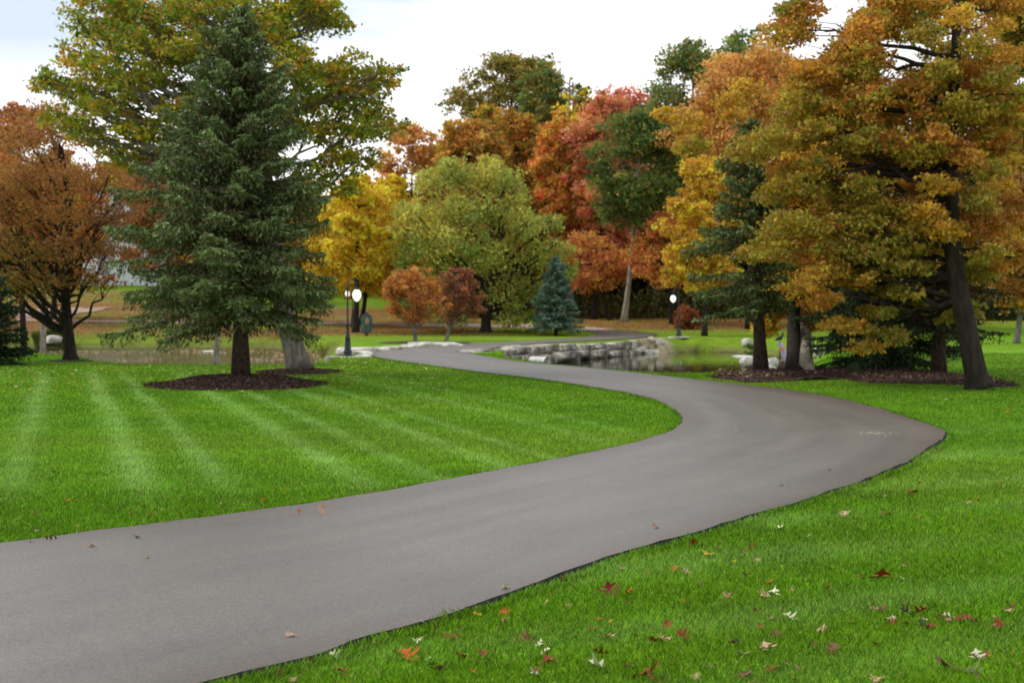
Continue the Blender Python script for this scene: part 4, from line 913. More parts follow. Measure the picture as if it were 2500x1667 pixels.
# boat planter with leaning lavender board
bp_ = D(1905, 884, 64); o = thing('rowing_boat', (bp_[0], bp_[1], ZW + .02), 'small pinkish rowing boat at the water edge behind the dark oak trunk', 'boat', rz=math.radians(8))
M['boat'] = noise_mat('faded_pink_paint', lin(150, 120, 116), lin(182, 156, 150), 6, .6, .1); M['boatin'] = noise_mat('red_inside_paint', lin(120, 40, 34), lin(150, 60, 46), 6, .6, .1)
M['lav'] = noise_mat('lavender_paint', lin(168, 146, 178), lin(190, 168, 196), 5, .6, .1); M['bronze'] = noise_mat('dark_bronze', lin(36, 32, 30), lin(60, 54, 50), 8, .5, .2)
def hull(L, W, Hh, s=1.0, n=14, k=8):
    V = []
    for i in range(n + 1):
        t = i / n * 2 - 1; wv_ = W * (1 - abs(t) ** 2.4) ** .7 * .5 + .012; sh = Hh * (1 + .35 * t * t)
        for j in range(k + 1):
            a_ = math.pi * j / k; V.append((t * L / 2 * (1 - 0.12 * math.sin(a_)), -math.cos(a_) * wv_ * s, sh - math.sin(a_) * (sh - .02) * s))
    return np.array(V), [(i * (k + 1) + j, (i + 1) * (k + 1) + j, (i + 1) * (k + 1) + j + 1, i * (k + 1) + j + 1) for i in range(n) for j in range(k)]
v, f = hull(2.3, .9, .42); mesh_obj('hull', v, f, M['boat'], o, sm=True); v, f = hull(2.2, .84, .425, .9); mesh_obj('hull_lining', v, f, M['boatin'], o, sm=True)
tb = TB()
for s_ in (-1, 1):
    tb.tube([np.array([t * 1.15, s_ * (.45 * (1 - abs(t) ** 2.4) ** .7 + .012), .42 * (1 + .35 * t * t)]) for t in np.linspace(-1, 1, 15)], [.025] * 15, 6)
tb.obj('gunwale', M['boat'], o)
tb = TB(); tb.box((-.1, -.4, .30), (.12, .4, .34)); tb.box((.6, -.3, .32), (.78, .3, .36)); tb.obj('seat', M['boat'], o, sm=False)
pb = D(1925, 885, 63.4); pt = D(1903, 836, 63.6); o = thing('leaning_board', pb, 'lavender board leaning left over the small boat', 'board'); tb = TB()
tb.tube([np.zeros(3), (pt - pb) * .5, pt - pb], [.16, .15, .12], 4); tb.obj('board', M['lav'], o, sm=False)
M['amber'] = noise_mat('orange_band', lin(196, 130, 60), lin(214, 150, 80), 5, .6, .1)
t2 = TB(); q0 = (pt - pb) * .62; q1 = (pt - pb) * .74; t2.tube([q0, q1], [.155, .15], 4); t2.obj('painted_band', M['amber'], o, sm=False)
pb = D(1904, 876, 66); o = thing('bronze_post', (pb[0], pb[1], ZW), 'thin dark post with a small bird shaped top behind the boat', 'post'); tb = TB(); tt_ = D(1903, 832, 66)[2] - ZW
tb.lathe([(.07, 0), (.04, .1), (.03, tt_ * .6), (.035, tt_)], k=10); tb.obj('post', M['bronze'], o); tb = TB()
tb.tube([(-.22, 0, tt_ + .02), (-.1, 0, tt_ + .1), (.02, 0, tt_ + .14), (.1, 0, tt_ + .26), (.14, 0, tt_ + .36), (.2, 0, tt_ + .36)], [.02, .08, .11, .06, .055, .012], 8); tb.obj('bird_figure', M['bronze'], o)
# white froth of pond aerators
M['foam'] = noise_mat('white_froth', lin(200, 205, 208), lin(245, 248, 250), 9, .5, .8)
for px, py, wpx, lb in ((1812, 870, 44, 'white froth patch of the aerator in the right pond'), (515, 858, 44, 'white froth patch of the aerator in the left pond')):
    p = G(px, py, ZW); r_ = np.random.default_rng(px); v = []; f = []; K = 6; nn_ = 24
    for i in range(K + 1):
        for j in range(nn_):
            a_ = 6.283 * j / nn_; rr_ = wpx / 2 * p[1] / F * (1 - i / K) * (1 + .15 * math.sin(3 * a_) + (.05 * r_.normal() if i == 0 else 0)); v.append((math.cos(a_) * rr_, math.sin(a_) * rr_ * 1.4, .01 + .05 * math.sqrt(i / K) + (.02 * r_.uniform() if i else 0)))
    f = [(i * nn_ + j, i * nn_ + (j + 1) % nn_, (i + 1) * nn_ + (j + 1) % nn_, (i + 1) * nn_ + j) for i in range(K) for j in range(nn_)]
    oo = mesh_obj('aerator_froth', v, f, M['foam'], sm=True); oo.location = p; prop(oo, lb, 'foam')

# ------------------------------------------------------------------ street lamps
def lamp(base, label, side, s=1.0):
    o = thing('street_lamp', base, label, 'street lamp', 'old style street lamps by the path'); o.scale = (s, s, s)
    tb = TB(); tb.lathe([(.20, 0), (.20, .05), (.17, .07), (.165, .16), (.185, .19), (.175, .22), (.145, .26), (.115, .62), (.10, .74), (.115, .76), (.12, .79), (.085, .82), (.085, .86), (.095, .88), (.06, .91), (.055, .98), (.065, 1.0), (.065, 1.03), (.045, 1.06)], k=20); tb.obj('base', M['pole'], o)
    tb = TB(); tb.lathe([(.045, 1.04), (.045, 1.3), (.055, 1.32), (.055, 1.36), (.04, 1.38), (.034, 2.85), (.04, 2.87), (.04, 2.9), (.03, 2.92), (.028, 2.98)], k=12); tb.obj('pole', M['pole'], o)
    tb = TB(); r_ = .19; pts = [np.array([side * (r_ - r_ * math.cos(a)), 0, 2.96 + r_ * 1.15 * math.sin(a)]) for a in np.linspace(0, math.pi, 15)]
    pts.append(np.array([side * 2 * r_, 0, 2.84])); tb.tube(pts, [.027] * 16, 8); tb.obj('arm', M['pole'], o)
    tb = TB(); r2_ = .10; tb.tube([np.array([side * (.04 + r2_ - r2_ * math.cos(a)), 0, 2.78 + r2_ * math.sin(a)]) for a in np.linspace(-.6, math.pi * .9, 12)], [.010] * 12, 6); tb.obj('scroll', M['pole'], o)
    tb = TB(); tb.lathe([(.03, .10), (.075, .06), (.085, .03), (.08, -.01)], c=(side * 2 * r_, 0, 2.76), k=16); tb.obj('globe_cap', M['pole'], o)
    tb = TB(); tb.lathe([(.075, 0), (.11, -.03), (.15, -.09), (.178, -.17), (.183, -.25), (.165, -.32), (.12, -.40), (.065, -.46), (.025, -.485), (.004, -.50)], c=(side * 2 * r_, 0, 2.755), k=24); tb.obj('globe', M['globe'], o)
    return o
p = D(849, 870, 58.5)
lamp((p[0], p[1], -0.02), 'near lamp, large white globe hanging right of its post by the stone ledge', 1, 1.0)
p = D(1657, 824, 92.3)
lamp((p[0], p[1], .04), 'far lamp across the right pond, white globe hanging left of the post', -1, .98)
p = D(861, 812, 106); 
lamp((p[0], p[1], hz(p[0], p[1])), 'most distant lamp, its small globe just left of the near lamp post', -1, .98)
p = D(1657, 826, 92.3)
rock('lamp_footing', 'flat pale concrete footing under the far lamp', (p[0], p[1], .0), (1.4, 1.3, .12), 0, 770, mat='pale_stone', cat='footing', box=.95, rough=.02)

# ------------------------------------------------------------------ ring sculpture on the far bank
p = D(895, 815, 96); p[2] = hz(p[0], p[1]); o = thing('sculpture', p, 'dark teal upright ring shaped sculpture on a small red stand behind the near lamp', 'sculpture')
M['teal'] = noise_mat('teal_patina', lin(40, 56, 58), lin(84, 104, 104), 5, .6, .4); M['redst'] = noise_mat('rusty_red', lin(96, 34, 26), lin(130, 56, 40), 6, .7, .3)
V = []; n_o = 40
for t_, sc in ((0, 1), (1, 1)):
    for j in range(n_o):
        a_ = 2 * math.pi * j / n_o; ca, sa = math.cos(a_), math.sin(a_)
        ex = lambda c: math.copysign(abs(c) ** .55, c)
        V.append((ex(ca) * .37 * (1 + .05 * math.sin(5 * a_)), -.13 + .26 * t_, .86 + ex(sa) * .66 * (1 + .04 * math.cos(3 * a_))))
    for j in range(n_o):
        a_ = 2 * math.pi * j / n_o; ca, sa = math.cos(a_), math.sin(a_)
        V.append((.03 + ca * .15, -.13 + .26 * t_, .98 + sa * .3))
f = []
for j in range(n_o):
    k = (j + 1) % n_o; A, B_, C_, D_ = 0, n_o, 2 * n_o, 3 * n_o
    f += [(A + j, A + k, B_ + k, B_ + j), (C_ + k, C_ + j, D_ + j, D_ + k), (A + k, A + j, C_ + j, C_ + k), (B_ + j, B_ + k, D_ + k, D_ + j)]
mesh_obj('ring', V, f, M['teal'], o)
tb = TB(); tb.lathe([(.22, -.2), (.2, -.02), (.12, .03), (.1, .12), (.15, .2), (.16, .24)], k=12); tb.obj('stand', M['redst'], o)
tb = TB(); tb.lathe([(.06, 1.5), (.09, 1.56), (.09, 1.62), (.03, 1.68)], k=12); tb.obj('finial', M['teal'], o)

# ------------------------------------------------------------------ pale house on the left hill
M['siding'] = noise_mat('pale_siding', lin(196, 200, 206), lin(216, 220, 226), 3, .7, .1, stretch=(.2, .2, 6)); M['roof'] = noise_mat('grey_shingles', lin(92, 92, 98), lin(126, 126, 132), 8, .9, .4)
M['glass'] = noise_mat('window_glass', (.02, .025, .03), (.05, .06, .07), 2, .1, 0, spec=.8); M['trim'] = noise_mat('white_trim', lin(222, 222, 220), lin(236, 236, 234), 4, .6, .05)
hx, hy = -38.5, 134; hzz = hz(hx, hy) - .3; o = thing('house', (hx, hy, hzz), 'pale sided house with a grey gable roof half hidden on the left hill', 'house')
tb = TB(); tb.box((-5, 0, 0), (5, 8, 6.2)); tb.v += [np.array(q, float) for q in ((-5, 0, 6.2), (5, 0, 6.2), (0, 0, 9.4), (-5, 8, 6.2), (5, 8, 6.2), (0, 8, 9.4))]
tb.f += [(8, 9, 10), (12, 11, 13)]; tb.n += 6; tb.obj('wall', M['siding'], o, sm=False)
tb = TB()
for s_ in (-1, 1):
    k = tb.n
    for yy in (-.5, 8.5):
        tb.v += [np.array((s_ * 5.5, yy, 5.95)), np.array((0, yy, 9.52)), np.array((0, yy, 9.72)), np.array((s_ * 5.6, yy, 6.1))]
    tb.f += [(k, k + 1, k + 2, k + 3), (k + 4, k + 7, k + 6, k + 5), (k, k + 4, k + 5, k + 1), (k + 3, k + 2, k + 6, k + 7), (k, k + 3, k + 7, k + 4)]; tb.n += 8
tb.obj('roof', M['roof'], o, sm=False)
for wx in (-3.2, 0, 3.2):
    for wz in (1.2, 4.0):
        t1_ = TB(); 
        for (a0_, b0_) in (((wx - .62, -.05, wz - .1), (wx + .62, 0.02, wz)), ((wx - .62, -.05, wz + 1.4), (wx + .62, 0.02, wz + 1.5)), ((wx - .62, -.05, wz), (wx - .52, 0.02, wz + 1.4)), ((wx + .52, -.05, wz), (wx + .62, 0.02, wz + 1.4))): t1_.box(a0_, b0_)
        fr = t1_.obj('window', M['trim'], o, sm=False); t2_ = TB(); t2_.box((wx - .52, -.02, wz), (wx + .52, .01, wz + 1.4)); t2_.obj('pane', M['glass'], fr, sm=False)

# ------------------------------------------------------------------ scattered leaf litter (uncountable, far)
def litter(name, label, x, y, size, cols, seed, wts=None, lift=.02, zfix=None, tilt=.35):
    r_ = np.random.default_rng(seed); n = len(x); z = (H(x, y) + lift) if zfix is None else np.full(n, zfix)
    cc, _ = pal(r_, n, cols, wts); cc = cc * r_.uniform(.7, 1.2, (n, 1))
    v, f, c = leaves(np.stack([x, y, z + r_.uniform(0, .02, n)], -1), np.array(size), cc, r_, 2.2 / max(tilt, .05) * .35, .7)
    o = mesh_obj(name, v, f, M['leaf'], col=np.clip(c, 0, .9)); return prop(o, label, 'fallen leaves', kind='stuff')
rs = np.random.default_rng(77)
n = 90000; x = np.concatenate([rs.uniform(-48, 3, n // 2), rs.uniform(2, 50, n // 2)]); y = np.concatenate([rs.uniform(93, 128, n // 2), rs.uniform(97, 124, n // 2)])
pr = litter_amount(x, y) * .9 + .10; road = inside(x, y, PATH_POLY); keep = (rs.uniform(size=n) < pr) & ~road & (H(x, y) > -.8)
rd2 = inside(x, y, np.vstack([BL[:, :2], BR[::-1, :2]])); keep &= ~(rd2 & (rs.uniform(size=n) < .8))
litter('fallen_leaves', 'orange and tan leaves carpeting the far banks and wood edge', x[keep], y[keep], .15, [lin(176, 124, 78), lin(156, 100, 64), lin(196, 156, 104), lin(180, 146, 70)], 78)
n = 5200; x = rs.uniform(-17, -1.5, n); y = rs.uniform(33, 58, n)
keep = ~inside(x, y, PATH_POLY) & (H(x, y) > -.05) & (rs.uniform(size=n) < .25 * smooth(32, 40, y) + .05)
litter('fallen_leaves', 'pale yellow leaf flecks on the left lawn round the spruce', x[keep], y[keep], .09, [lin(214, 190, 110), lin(200, 160, 60), lin(222, 210, 170)], 79)
n = 6000; x = rs.uniform(6, 26, n); y = rs.uniform(26, 75, n)
keep = ~inside(x, y, PATH_POLY) & (H(x, y) > -.05) & (rs.uniform(size=n) < .05 + .4 * smooth(33, 37, y)) & ~inside(x, y, BEDS[3])
litter('fallen_leaves', 'yellow and tan leaf flecks on the lawn under the right hand trees', x[keep], y[keep], .085, [lin(200, 176, 96), lin(180, 130, 60), lin(206, 186, 140)], 80)
n = 1500; x = rs.uniform(5, 15.5, n); y = rs.uniform(36, 46, n); keep = inside(x, y, BEDS[3])
litter('fallen_leaves', 'pale leaf flecks on the long mulch bed', x[keep], y[keep], .085, [lin(190, 160, 140), lin(170, 120, 96), lin(210, 196, 176)], 81, lift=.15)
n = 260; x = rs.uniform(-9, -5, n); y = rs.uniform(34.5, 40, n); keep = inside(x, y, BEDS[0])
litter('fallen_leaves', 'few pale flecks on the mulch ring of the blue spruce', x[keep], y[keep], .05, [lin(170, 130, 110), lin(140, 100, 80)], 86, lift=.2)
for bi, (B_, hh_, nn_, lb_) in enumerate(((BEDS[0], .22, 9000, 'bark chips lying on the mulch ring of the big spruce'), (BEDS[1], .14, 3500, 'bark chips lying on the mulch ring of the grey oak'), (BEDS[3], .16, 12000, 'bark chips lying on the long mulch bed'))):
    x = rs.uniform(B_[:, 0].min() - .1, B_[:, 0].max() + .1, nn_); y = rs.uniform(B_[:, 1].min() - .1, B_[:, 1].max() + .1, nn_); d_, _ = seg_dist(x, y, B_)
    keep = inside(x, y, B_) | (d_ < .07); x, y, d_ = x[keep], y[keep], d_[keep]; ins_ = inside(x, y, B_)
    zz = H(x, y) + .02 + hh_ * smooth(0, 1.6, d_ * ins_) + rs.uniform(0, .03, len(x)); cc, _ = pal(rs, len(x), [lin(92, 66, 54), lin(62, 46, 38), lin(120, 92, 76), lin(44, 34, 30)])
    v, f, c = leaves(np.stack([x, y, zz], -1), np.array(.075), cc, rs, .5, .45); prop(mesh_obj('bark_chips', v, f, M['mulch_chip'], col=c), lb_, 'bark chips', kind='stuff')
q_ = G(2135, 1058, .05); n = 70; x = q_[0] + rs.normal(size=n) * .16; y = q_[1] + rs.normal(size=n) * .16
litter('pale_grit', 'pale powdery scuff mark on the asphalt near the right bend', x, y, .045, [lin(220, 214, 206)], 85, zfix=.046, tilt=.05)
n = 420; t_ = rs.uniform(0.42, .95, n) * (len(EL) - 1); i0 = t_.astype(int); s_ = rs.uniform(.03, .97, n)[:, None]; q = EL[i0] * (1 - s_) + EL[i0 + 0] * 0 + ER[i0] * s_; q = q + rs.normal(size=q.shape) * .3
keep = inside(q[:, 0], q[:, 1], PATH_POLY) & (rs.uniform(size=n) < .35)
litter('fallen_leaves', 'tiny pale leaves on the far stretch of the path', q[keep, 0], q[keep, 1], .06, [lin(222, 214, 196), lin(200, 186, 160)], 82, lift=.07)
n = 5200; x = rs.uniform(-30, -7, n); y = rs.uniform(50, 95, n); keep = (H(x, y) < -1.0) & (vnoise(x, y, .25, 60) > .45)
litter('floating_leaves', 'pale leaves floating on the left pond', x[keep], y[keep], .17, [lin(206, 186, 156), lin(190, 160, 120), lin(150, 120, 80)], 83, zfix=ZW + .01, tilt=.6)
n = 50; x = rs.uniform(2, 14, n); y = rs.uniform(55, 84, n); keep = (H(x, y) < -1.0)
litter('floating_leaves', 'few pale leaves floating on the right pond', x[keep], y[keep], .12, [lin(210, 196, 170)], 84, zfix=ZW + .01, tilt=.6)

# ------------------------------------------------------------------ grass blades on the lawn
_dv = (ERd - ELd); _dv = _dv / np.linalg.norm(_dv, axis=1)[:, None]
GRASS_CUT = np.vstack([(ELd - _dv * .02)[:, :2], (ERd + _dv * .075)[::-1, :2]])
def blades(x, y, hgt, wid, seed, seg2):
    r_ = np.random.default_rng(seed); n = len(x)
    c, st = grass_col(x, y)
    a = r_.uniform(0, 6.28, n); lean = r_.uniform(.15, .75, n) * hgt
    lx = np.cos(a) * lean; ly = np.sin(a) * lean
    k = st * hgt * .9; lx += k * .31; ly += -k * .95 * 0 + k * .8             # rolled blades lie away from the viewer
    tw = r_.uniform(0, 6.28, n); sx_ = np.cos(tw) * wid / 2; sy_ = np.sin(tw) * wid / 2
    z0 = H(x, y) - .005; h_ = hgt * r_.uniform(.6, 1.2, n)
    c = c * r_.uniform(.4, 1.6, (n, 1)) * (0.82 + .36 * vnoise(x, y, 2.2, 73))[:, None]; dry = r_.uniform(size=n) < .035; c[dry] = lin(190, 180, 110) * r_.uniform(.6, 1.1, (dry.sum(), 1))
    if seg2:
        V = np.stack([np.stack([x - sx_, y - sy_, z0], -1), np.stack([x + sx_, y + sy_, z0], -1), np.stack([x + sx_ * .8 + lx * .4, y + sy_ * .8 + ly * .4, z0 + h_ * .6], -1), np.stack([x + lx, y + ly, z0 + h_], -1), ], 1)
        V2 = V.copy()
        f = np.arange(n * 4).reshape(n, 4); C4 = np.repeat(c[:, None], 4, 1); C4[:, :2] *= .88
        return V.reshape(-1, 3), f, C4.reshape(-1, 3)
    V = np.stack([np.stack([x - sx_, y - sy_, z0], -1), np.stack([x + sx_, y + sy_, z0], -1), np.stack([x + lx, y + ly, z0 + h_], -1)], 1)
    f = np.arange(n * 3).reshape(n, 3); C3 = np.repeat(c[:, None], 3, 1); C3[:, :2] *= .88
    return V.reshape(-1, 3), f, C3.reshape(-1, 3)
def sample_lawn(d0, d1, dens, n0, seed):
    r_ = np.random.default_rng(seed)
    area = (d1 - d0) * (0.8 * (d0 + d1) / 2 + 4); n = int(area * n0)
    y = r_.uniform(d0, d1, n); x = r_.uniform(-1, 1, n) * (.40 * d1 + 2); keep = np.abs(x) < .40 * y + 2
    keep &= r_.uniform(size=n) < (d0 / y) ** dens
    x, y = x[keep], y[keep]
    d_in = inside(x, y, GRASS_CUT); x, y = x[~d_in], y[~d_in]
    for B in BEDS[:4]:
        if y.max() > B[:, 1].min():
            m_ = ~inside(x, y, B); x, y = x[m_], y[m_]
    m_ = H(x, y) > -.7; return x[m_], y[m_]
GR = [(6.2, 10, 1.0, 6500, .050, .0042, True), (10, 16, 1.4, 4300, .050, .006, True), (16, 28, 1.6, 2000, .050, .010, False), (28, 62, 1.7, 650, .050, .02, False)]
for i, (d0, d1, dens, n0, hh_, ww_, s2) in enumerate(GR):
    x, y = sample_lawn(d0, d1, dens, n0, 900 + i)
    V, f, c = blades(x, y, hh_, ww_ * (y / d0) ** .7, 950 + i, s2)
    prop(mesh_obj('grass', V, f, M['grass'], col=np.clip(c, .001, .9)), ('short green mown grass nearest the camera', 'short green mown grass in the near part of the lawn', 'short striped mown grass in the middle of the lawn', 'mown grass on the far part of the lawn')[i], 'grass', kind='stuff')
# longer uncut fringe along the path edges
rs = np.random.default_rng(990)
XX = []; YY = []
for E, sg in ((ELd, -1), (ERd, 1)):
    dirv = (ERd - ELd); dirv = dirv / np.linalg.norm(dirv, axis=1)[:, None] * sg
    seg = np.linalg.norm(np.diff(E, axis=0), axis=1); yy_ = (E[:-1, 1] + E[1:, 1]) / 2
    cnt = seg * np.clip(560 * (8 / np.maximum(yy_, 8)) ** 1.1, 40, 560) * (yy_ < 62)
    idx = np.repeat(np.arange(len(seg)), cnt.astype(int)); t_ = rs.uniform(size=len(idx))[:, None]
    q0_ = E[idx] * (1 - t_) + E[idx + 1] * t_
    q = q0_ + dirv[idx] * (rs.uniform(-.01, .10, (len(idx), 1)) + (.06 if sg > 0 else .03) + (.13 * (vnoise(q0_[:, 0], q0_[:, 1], 2.5, 71) - .5) + .04 * (vnoise(q0_[:, 0], q0_[:, 1], 9, 72) - .5))[:, None])
    XX.append(q[:, 0]); YY.append(q[:, 1])
x = np.concatenate(XX); y = np.concatenate(YY)
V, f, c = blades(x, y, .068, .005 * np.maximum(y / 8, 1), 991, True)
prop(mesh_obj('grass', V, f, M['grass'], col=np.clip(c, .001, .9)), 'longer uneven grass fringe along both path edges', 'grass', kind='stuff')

# ------------------------------------------------------------------ single fallen oak leaves in the foreground
LC = {'tan': (lin(206, 170, 140), lin(176, 132, 100)), 'white': (lin(226, 222, 190), lin(196, 190, 150)), 'red': (lin(156, 52, 22), lin(110, 34, 18)), 'darkred': (lin(130, 26, 18), lin(90, 18, 14)), 'orange': (lin(208, 104, 24), lin(170, 76, 20)),
      'yellow': (lin(214, 176, 20), lin(180, 130, 20)), 'pink': (lin(190, 134, 112), lin(150, 92, 76)), 'maroon': (lin(136, 80, 66), lin(104, 52, 44)), 'brown': (lin(132, 84, 50), lin(96, 58, 34)), 'green': (lin(140, 168, 40), lin(100, 130, 30)), 'dark': (lin(50, 40, 30), lin(34, 28, 22))}
LM = {k: noise_mat('%s_leaf' % k, b_, a_, 18, .6, .2) for k, (a_, b_) in LC.items()}
LEAF = {}
def leaf_mesh(shape, colr):
    if (shape, colr) in LEAF: return LEAF[(shape, colr)]
    r_ = np.random.default_rng(shape * 7 + 3)
    # deeply lobed outline along the midrib: (position, half width)
    prof = [(0, .02), (.12, .10), (.17, .34), (.22, .36), (.27, .09), (.36, .08), (.42, .42), (.48, .50), (.52, .40), (.56, .10), (.66, .08), (.70, .30), (.76, .33), (.80, .10), (.88, .07), (1.0, .01)]
    prof = [(t, w_ * r_.uniform(.8, 1.15)) for t, w_ in prof]; cup = (.5, 1.0, -.35, .8)[shape % 4]; bend = (.5, -.6, .9, .2)[shape % 4]
    V = []; 
    zf = lambda t, w_: cup * abs(w_) ** 1.3 * .55 + bend * (t - .5) ** 2 * .8 + .06 * math.sin(7 * t + 4 * w_ + shape)
    n = len(prof)
    for t, w_ in prof:
        sk = w_ * .35
        for ww_ in (-w_, -w_ * .5, 0, w_ * .5, w_):
            tt__ = t + abs(ww_) * .38 - .05; V.append((ww_ * 1.15, tt__ - .5, zf(t, ww_)))
    f = [(i * 5 + j, i * 5 + j + 1, (i + 1) * 5 + j + 1, (i + 1) * 5 + j) for i in range(n - 1) for j in range(4)]
    k = len(V); z0 = zf(0, 0)
    for q in range(4): V += [(-.012, -.55 - q * .09, z0 + q * q * .01), (.012, -.55 - q * .09, z0 + q * q * .01)]
    f += [(k + 2 * q, k + 2 * q + 1, k + 2 * q + 3, k + 2 * q + 2) for q in range(3)]
    V = np.array(V); V[:, 2] -= np.percentile(V[:, 2], 10)
    me_o = mesh_obj('fallen_leaf', V, f, LM[colr], sm=True); me = me_o.data; bpy.data.objects.remove(me_o); LEAF[(shape, colr)] = me; return me
A8 = [(1495,238,'tan',50),(1185,303,'white',50),(1312,347,'white',30),(1690,240,'red',50),(1848,262,'red',30),(1568,412,'pink',35),(835,430,'yellow',65),(770,382,'red',55),(1055,392,'red',35),(1018,415,'red',40),(685,500,'orange',50),(735,512,'tan',45),(558,520,'brown',40),(1022,528,'maroon',50),(965,465,'yellow',25),(1070,458,'tan',40),(425,500,'tan',50),(370,605,'darkred',90),(460,615,'orange',60),(55,672,'tan',65),(80,628,'red',40),(165,675,'pink',25),(940,632,'pink',70),(1150,615,'white',60),(1243,598,'tan',18),(1413,585,'orange',45),(1575,545,'red',55),(1665,540,'red',100),(1785,555,'white',50),(718,655,'yellow',40),(805,565,'brown',30),(455,662,'red',30),(360,692,'tan',30),(1640,690,'pink',40),(1228,732,'white',75),(1150,745,'tan',50),(1092,775,'red',35),(1390,790,'tan',65),(1535,765,'red',50),(1965,742,'pink',80),(2070,742,'red',80),(2120,752,'pink',70),(1885,780,'dark',60),(2285,670,'maroon',55),(2275,702,'tan',70),(645,770,'red',60),(285,785,'red',40),(205,828,'dark',30),(365,825,'tan',70),(595,845,'red',100),(715,820,'red',90),(35,855,'white',50),(65,895,'white',50),(320,900,'red',80),(305,965,'white',125),(75,945,'red',80),(450,965,'tan',60),(545,1005,'red',130),(785,1015,'tan',40),(1125,878,'tan',80),(1440,885,'brown',85),(1970,960,'maroon',120),(2090,995,'white',110),(2295,900,'orange',40),(1010,995,'red',20),(1255,1030,'red',50),(1650,1030,'tan',70),(1055,1042,'tan',50),(2315,960,'orange',30),(2085,185,'tan',40),(2130,170,'orange',35),(1820,135,'red',50),(1570,155,'red',35),(1685,150,'pink',20),(2232,103,'red',25),(2055,35,'red',25),(1960,85,'tan',20),(1345,462,'red',20),(2000,410,'pink',20),(1790,485,'tan',40),(375,750,'yellow',30),(1720,750,'red',40),(2205,770,'pink',18),(500,820,'red',30),(690,900,'red',22),(20,985,'red',50)]
leafs = [(1300 + a / 1.96, 1133 + b_ / 1.96, c, w_ / 1.96, 'right') for a, b_, c, w_ in A8]
B8 = [(2135,1180,'white',100),(1790,1290,'red',60),(1950,1215,'red',80),(2160,1265,'red',110)]
leafs += [(a / 2.613, 1150 + b_ / 2.613, c, w_ / 2.613, 'right') for a, b_, c, w_ in B8]
C8 = [(212,265,'red',50),(435,183,'orange',35),(890,130,'tan',45),(830,265,'red',35),(970,278,'red',45),(1060,250,'red',25),(28,238,'red',25),(345,5,'red',30),(45,105,'red',25),(240,378,'tan',35),(548,322,'orange',25),(1215,88,'tan',25),(1415,205,'tan',25),(1680,180,'orange',30),(500,345,'orange',30),(15,368,'red',35),(1830,105,'orange',20),(2055,188,'tan',20)]
leafs += [(a / 2.613, 1150 + b_ / 2.613, c, w_ / 2.613, 'left') for a, b_, c, w_ in C8]
D8 = [(910,350,'tan',50),(1065,335,'tan',60),(1145,338,'tan',50),(1205,305,'tan',20),(325,440,'brown',90),(200,460,'red',60),(380,425,'tan',30),(480,420,'tan',40),(50,450,'brown',40),(165,465,'red',50),(1475,278,'white',22)]
leafs += [(a / 2.613, 1150 + b_ / 2.613, c, w_ / 2.613, 'edge') for a, b_, c, w_ in D8]
leafs += [(920*1.063, 1090*1.063, 'tan', 16, 'left'), (1240*1.063, 1022*1.063, 'red', 9, 'left'), (660*1.063, 955*1.063, 'brown', 8, 'left'), (800*1.063, 912*1.063, 'red', 8, 'left'), (2110*1.063, 1110*1.063, 'red', 12, 'right'), (2225*1.063, 1155*1.063, 'tan', 14, 'right'), (700*1.063, 1517*1.063, 'red', 24, 'right'), (860*1.063, 1474*1.063, 'tan', 20, 'right'), (955*1.063, 1470*1.063, 'white', 26, 'right'), (975*1.063, 1432*1.063, 'white', 26, 'right'), (1095*1.063, 1410*1.063, 'yellow', 22, 'right'), (935*1.063, 1505*1.063, 'orange', 50, 'right'), (1060*1.063, 1508*1.063, 'red', 34, 'right'), (1010*1.063, 1535*1.063, 'maroon', 40, 'right'), (1035*1.063, 1462*1.063, 'red', 34, 'right'), (1110*1.063, 1500*1.063, 'red', 30, 'right'), (1160*1.063, 1425*1.063, 'pink', 22, 'right'), (1500*1.063, 1560*1.063, 'red', 40, 'right')]
rx_ = np.random.default_rng(123)
for _ in range(46):
    t_ = rx_.uniform() ** .6; yy = 1400 + 262 * t_; xx = rx_.uniform(900 + (1640 - yy) * 2.0 if yy < 1640 else 700, 2490)
    leafs.append((xx, yy, str(rx_.choice(['red', 'red', 'brown', 'tan', 'maroon', 'orange', 'pink', 'dark', 'white'])), rx_.uniform(14, 42), 'right'))
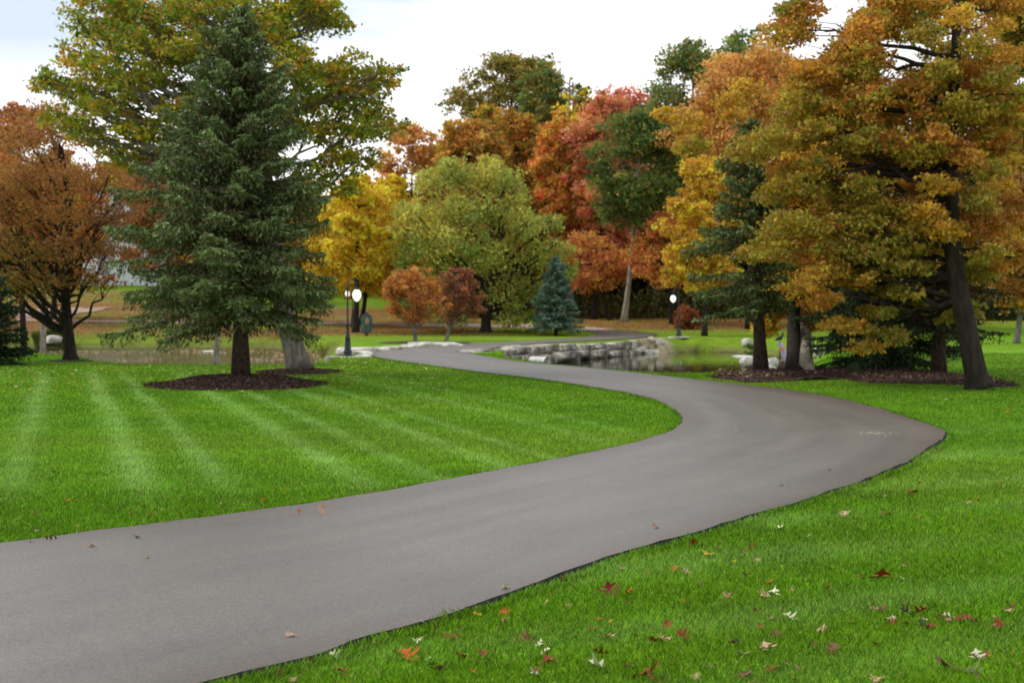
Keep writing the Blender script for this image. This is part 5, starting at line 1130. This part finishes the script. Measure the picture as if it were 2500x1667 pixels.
uniq = [(587,472,'tan',70,'curled tan leaf on the asphalt near the left picture edge'),(875,418,'tan',60,'thin pale leaf on the asphalt close to the left grass edge'),(932,548,'yellow',45,'small yellow brown leaf alone on the asphalt at the left'),(1908,270,'orange',35,'orange leaf standing upright on the asphalt beside a tan leaf'),(2055,263,'tan',70,'flat tan leaf just right of the upright orange leaf'),(1855,1043,'tan',85,'cream curled leaf on the asphalt near the bottom')]
lf = [(a / 2.613, 1150 + b_ / 2.613, c, w_ / 2.613, lb) for a, b_, c, w_, lb in uniq]
lf += [(1600, 1286, 'pink', 23, 'pale pink leaf lying flat on the middle of the path'), (1907, 1183, 'green', 16, 'green yellow leaf on the path near its right bend'), (2026, 1147, 'brown', 10, 'tiny brown leaf on the path above the green one'), (1797, 1049, 'tan', 10, 'tiny tan leaf in the middle of the path bend'), (1235, 1433, 'white', 30, 'white leaf on the right edge of the asphalt')]
rs = np.random.default_rng(99)
for i, (px, py, c, wpx, lb) in enumerate(lf + leafs):
    on_path = i < len(lf)
    z = .052 if on_path else .026
    p = G(px, py, z); size = max(wpx * p[1] / F, .03) * (1.0 if on_path else 1.12)
    o = bpy.data.objects.new('fallen_leaf', leaf_mesh(i % 4, c)); C.objects.link(o)
    o.location = p; s_ = size * rs.uniform(.85, 1.1); o.scale = (s_, s_, s_)
    o.rotation_euler = ((rs.normal() * .25 if on_path else rs.uniform(-.1, .75)), rs.normal() * .3, rs.uniform(0, 6.28))
    if on_path:
        if 'upright' in lb: o.rotation_euler = (1.3, .3, .4); o.location.z += .03
        prop(o, lb, 'fallen leaf', 'single leaves on the asphalt')
    else:
        cn = {'dark': 'blackish', 'white': 'cream white', 'darkred': 'crimson', 'pink': 'pale pink'}.get(c, c)
        near = py > 1480; sz = 'large' if size > .1 else ('small' if size < .07 else 'medium')
        where = {'right': 'near the bottom of the right lawn' if near else 'on the upper part of the right lawn', 'left': 'scattered on the left lawn', 'edge': 'caught along the left grass edge of the path'}[lb]
        L_ = '%s %s oak leaf %s' % (sz, cn, where)
        prop(o, L_, 'fallen leaf', L_)
print('scene built', sum(len(m.vertices) for m in bpy.data.meshes))
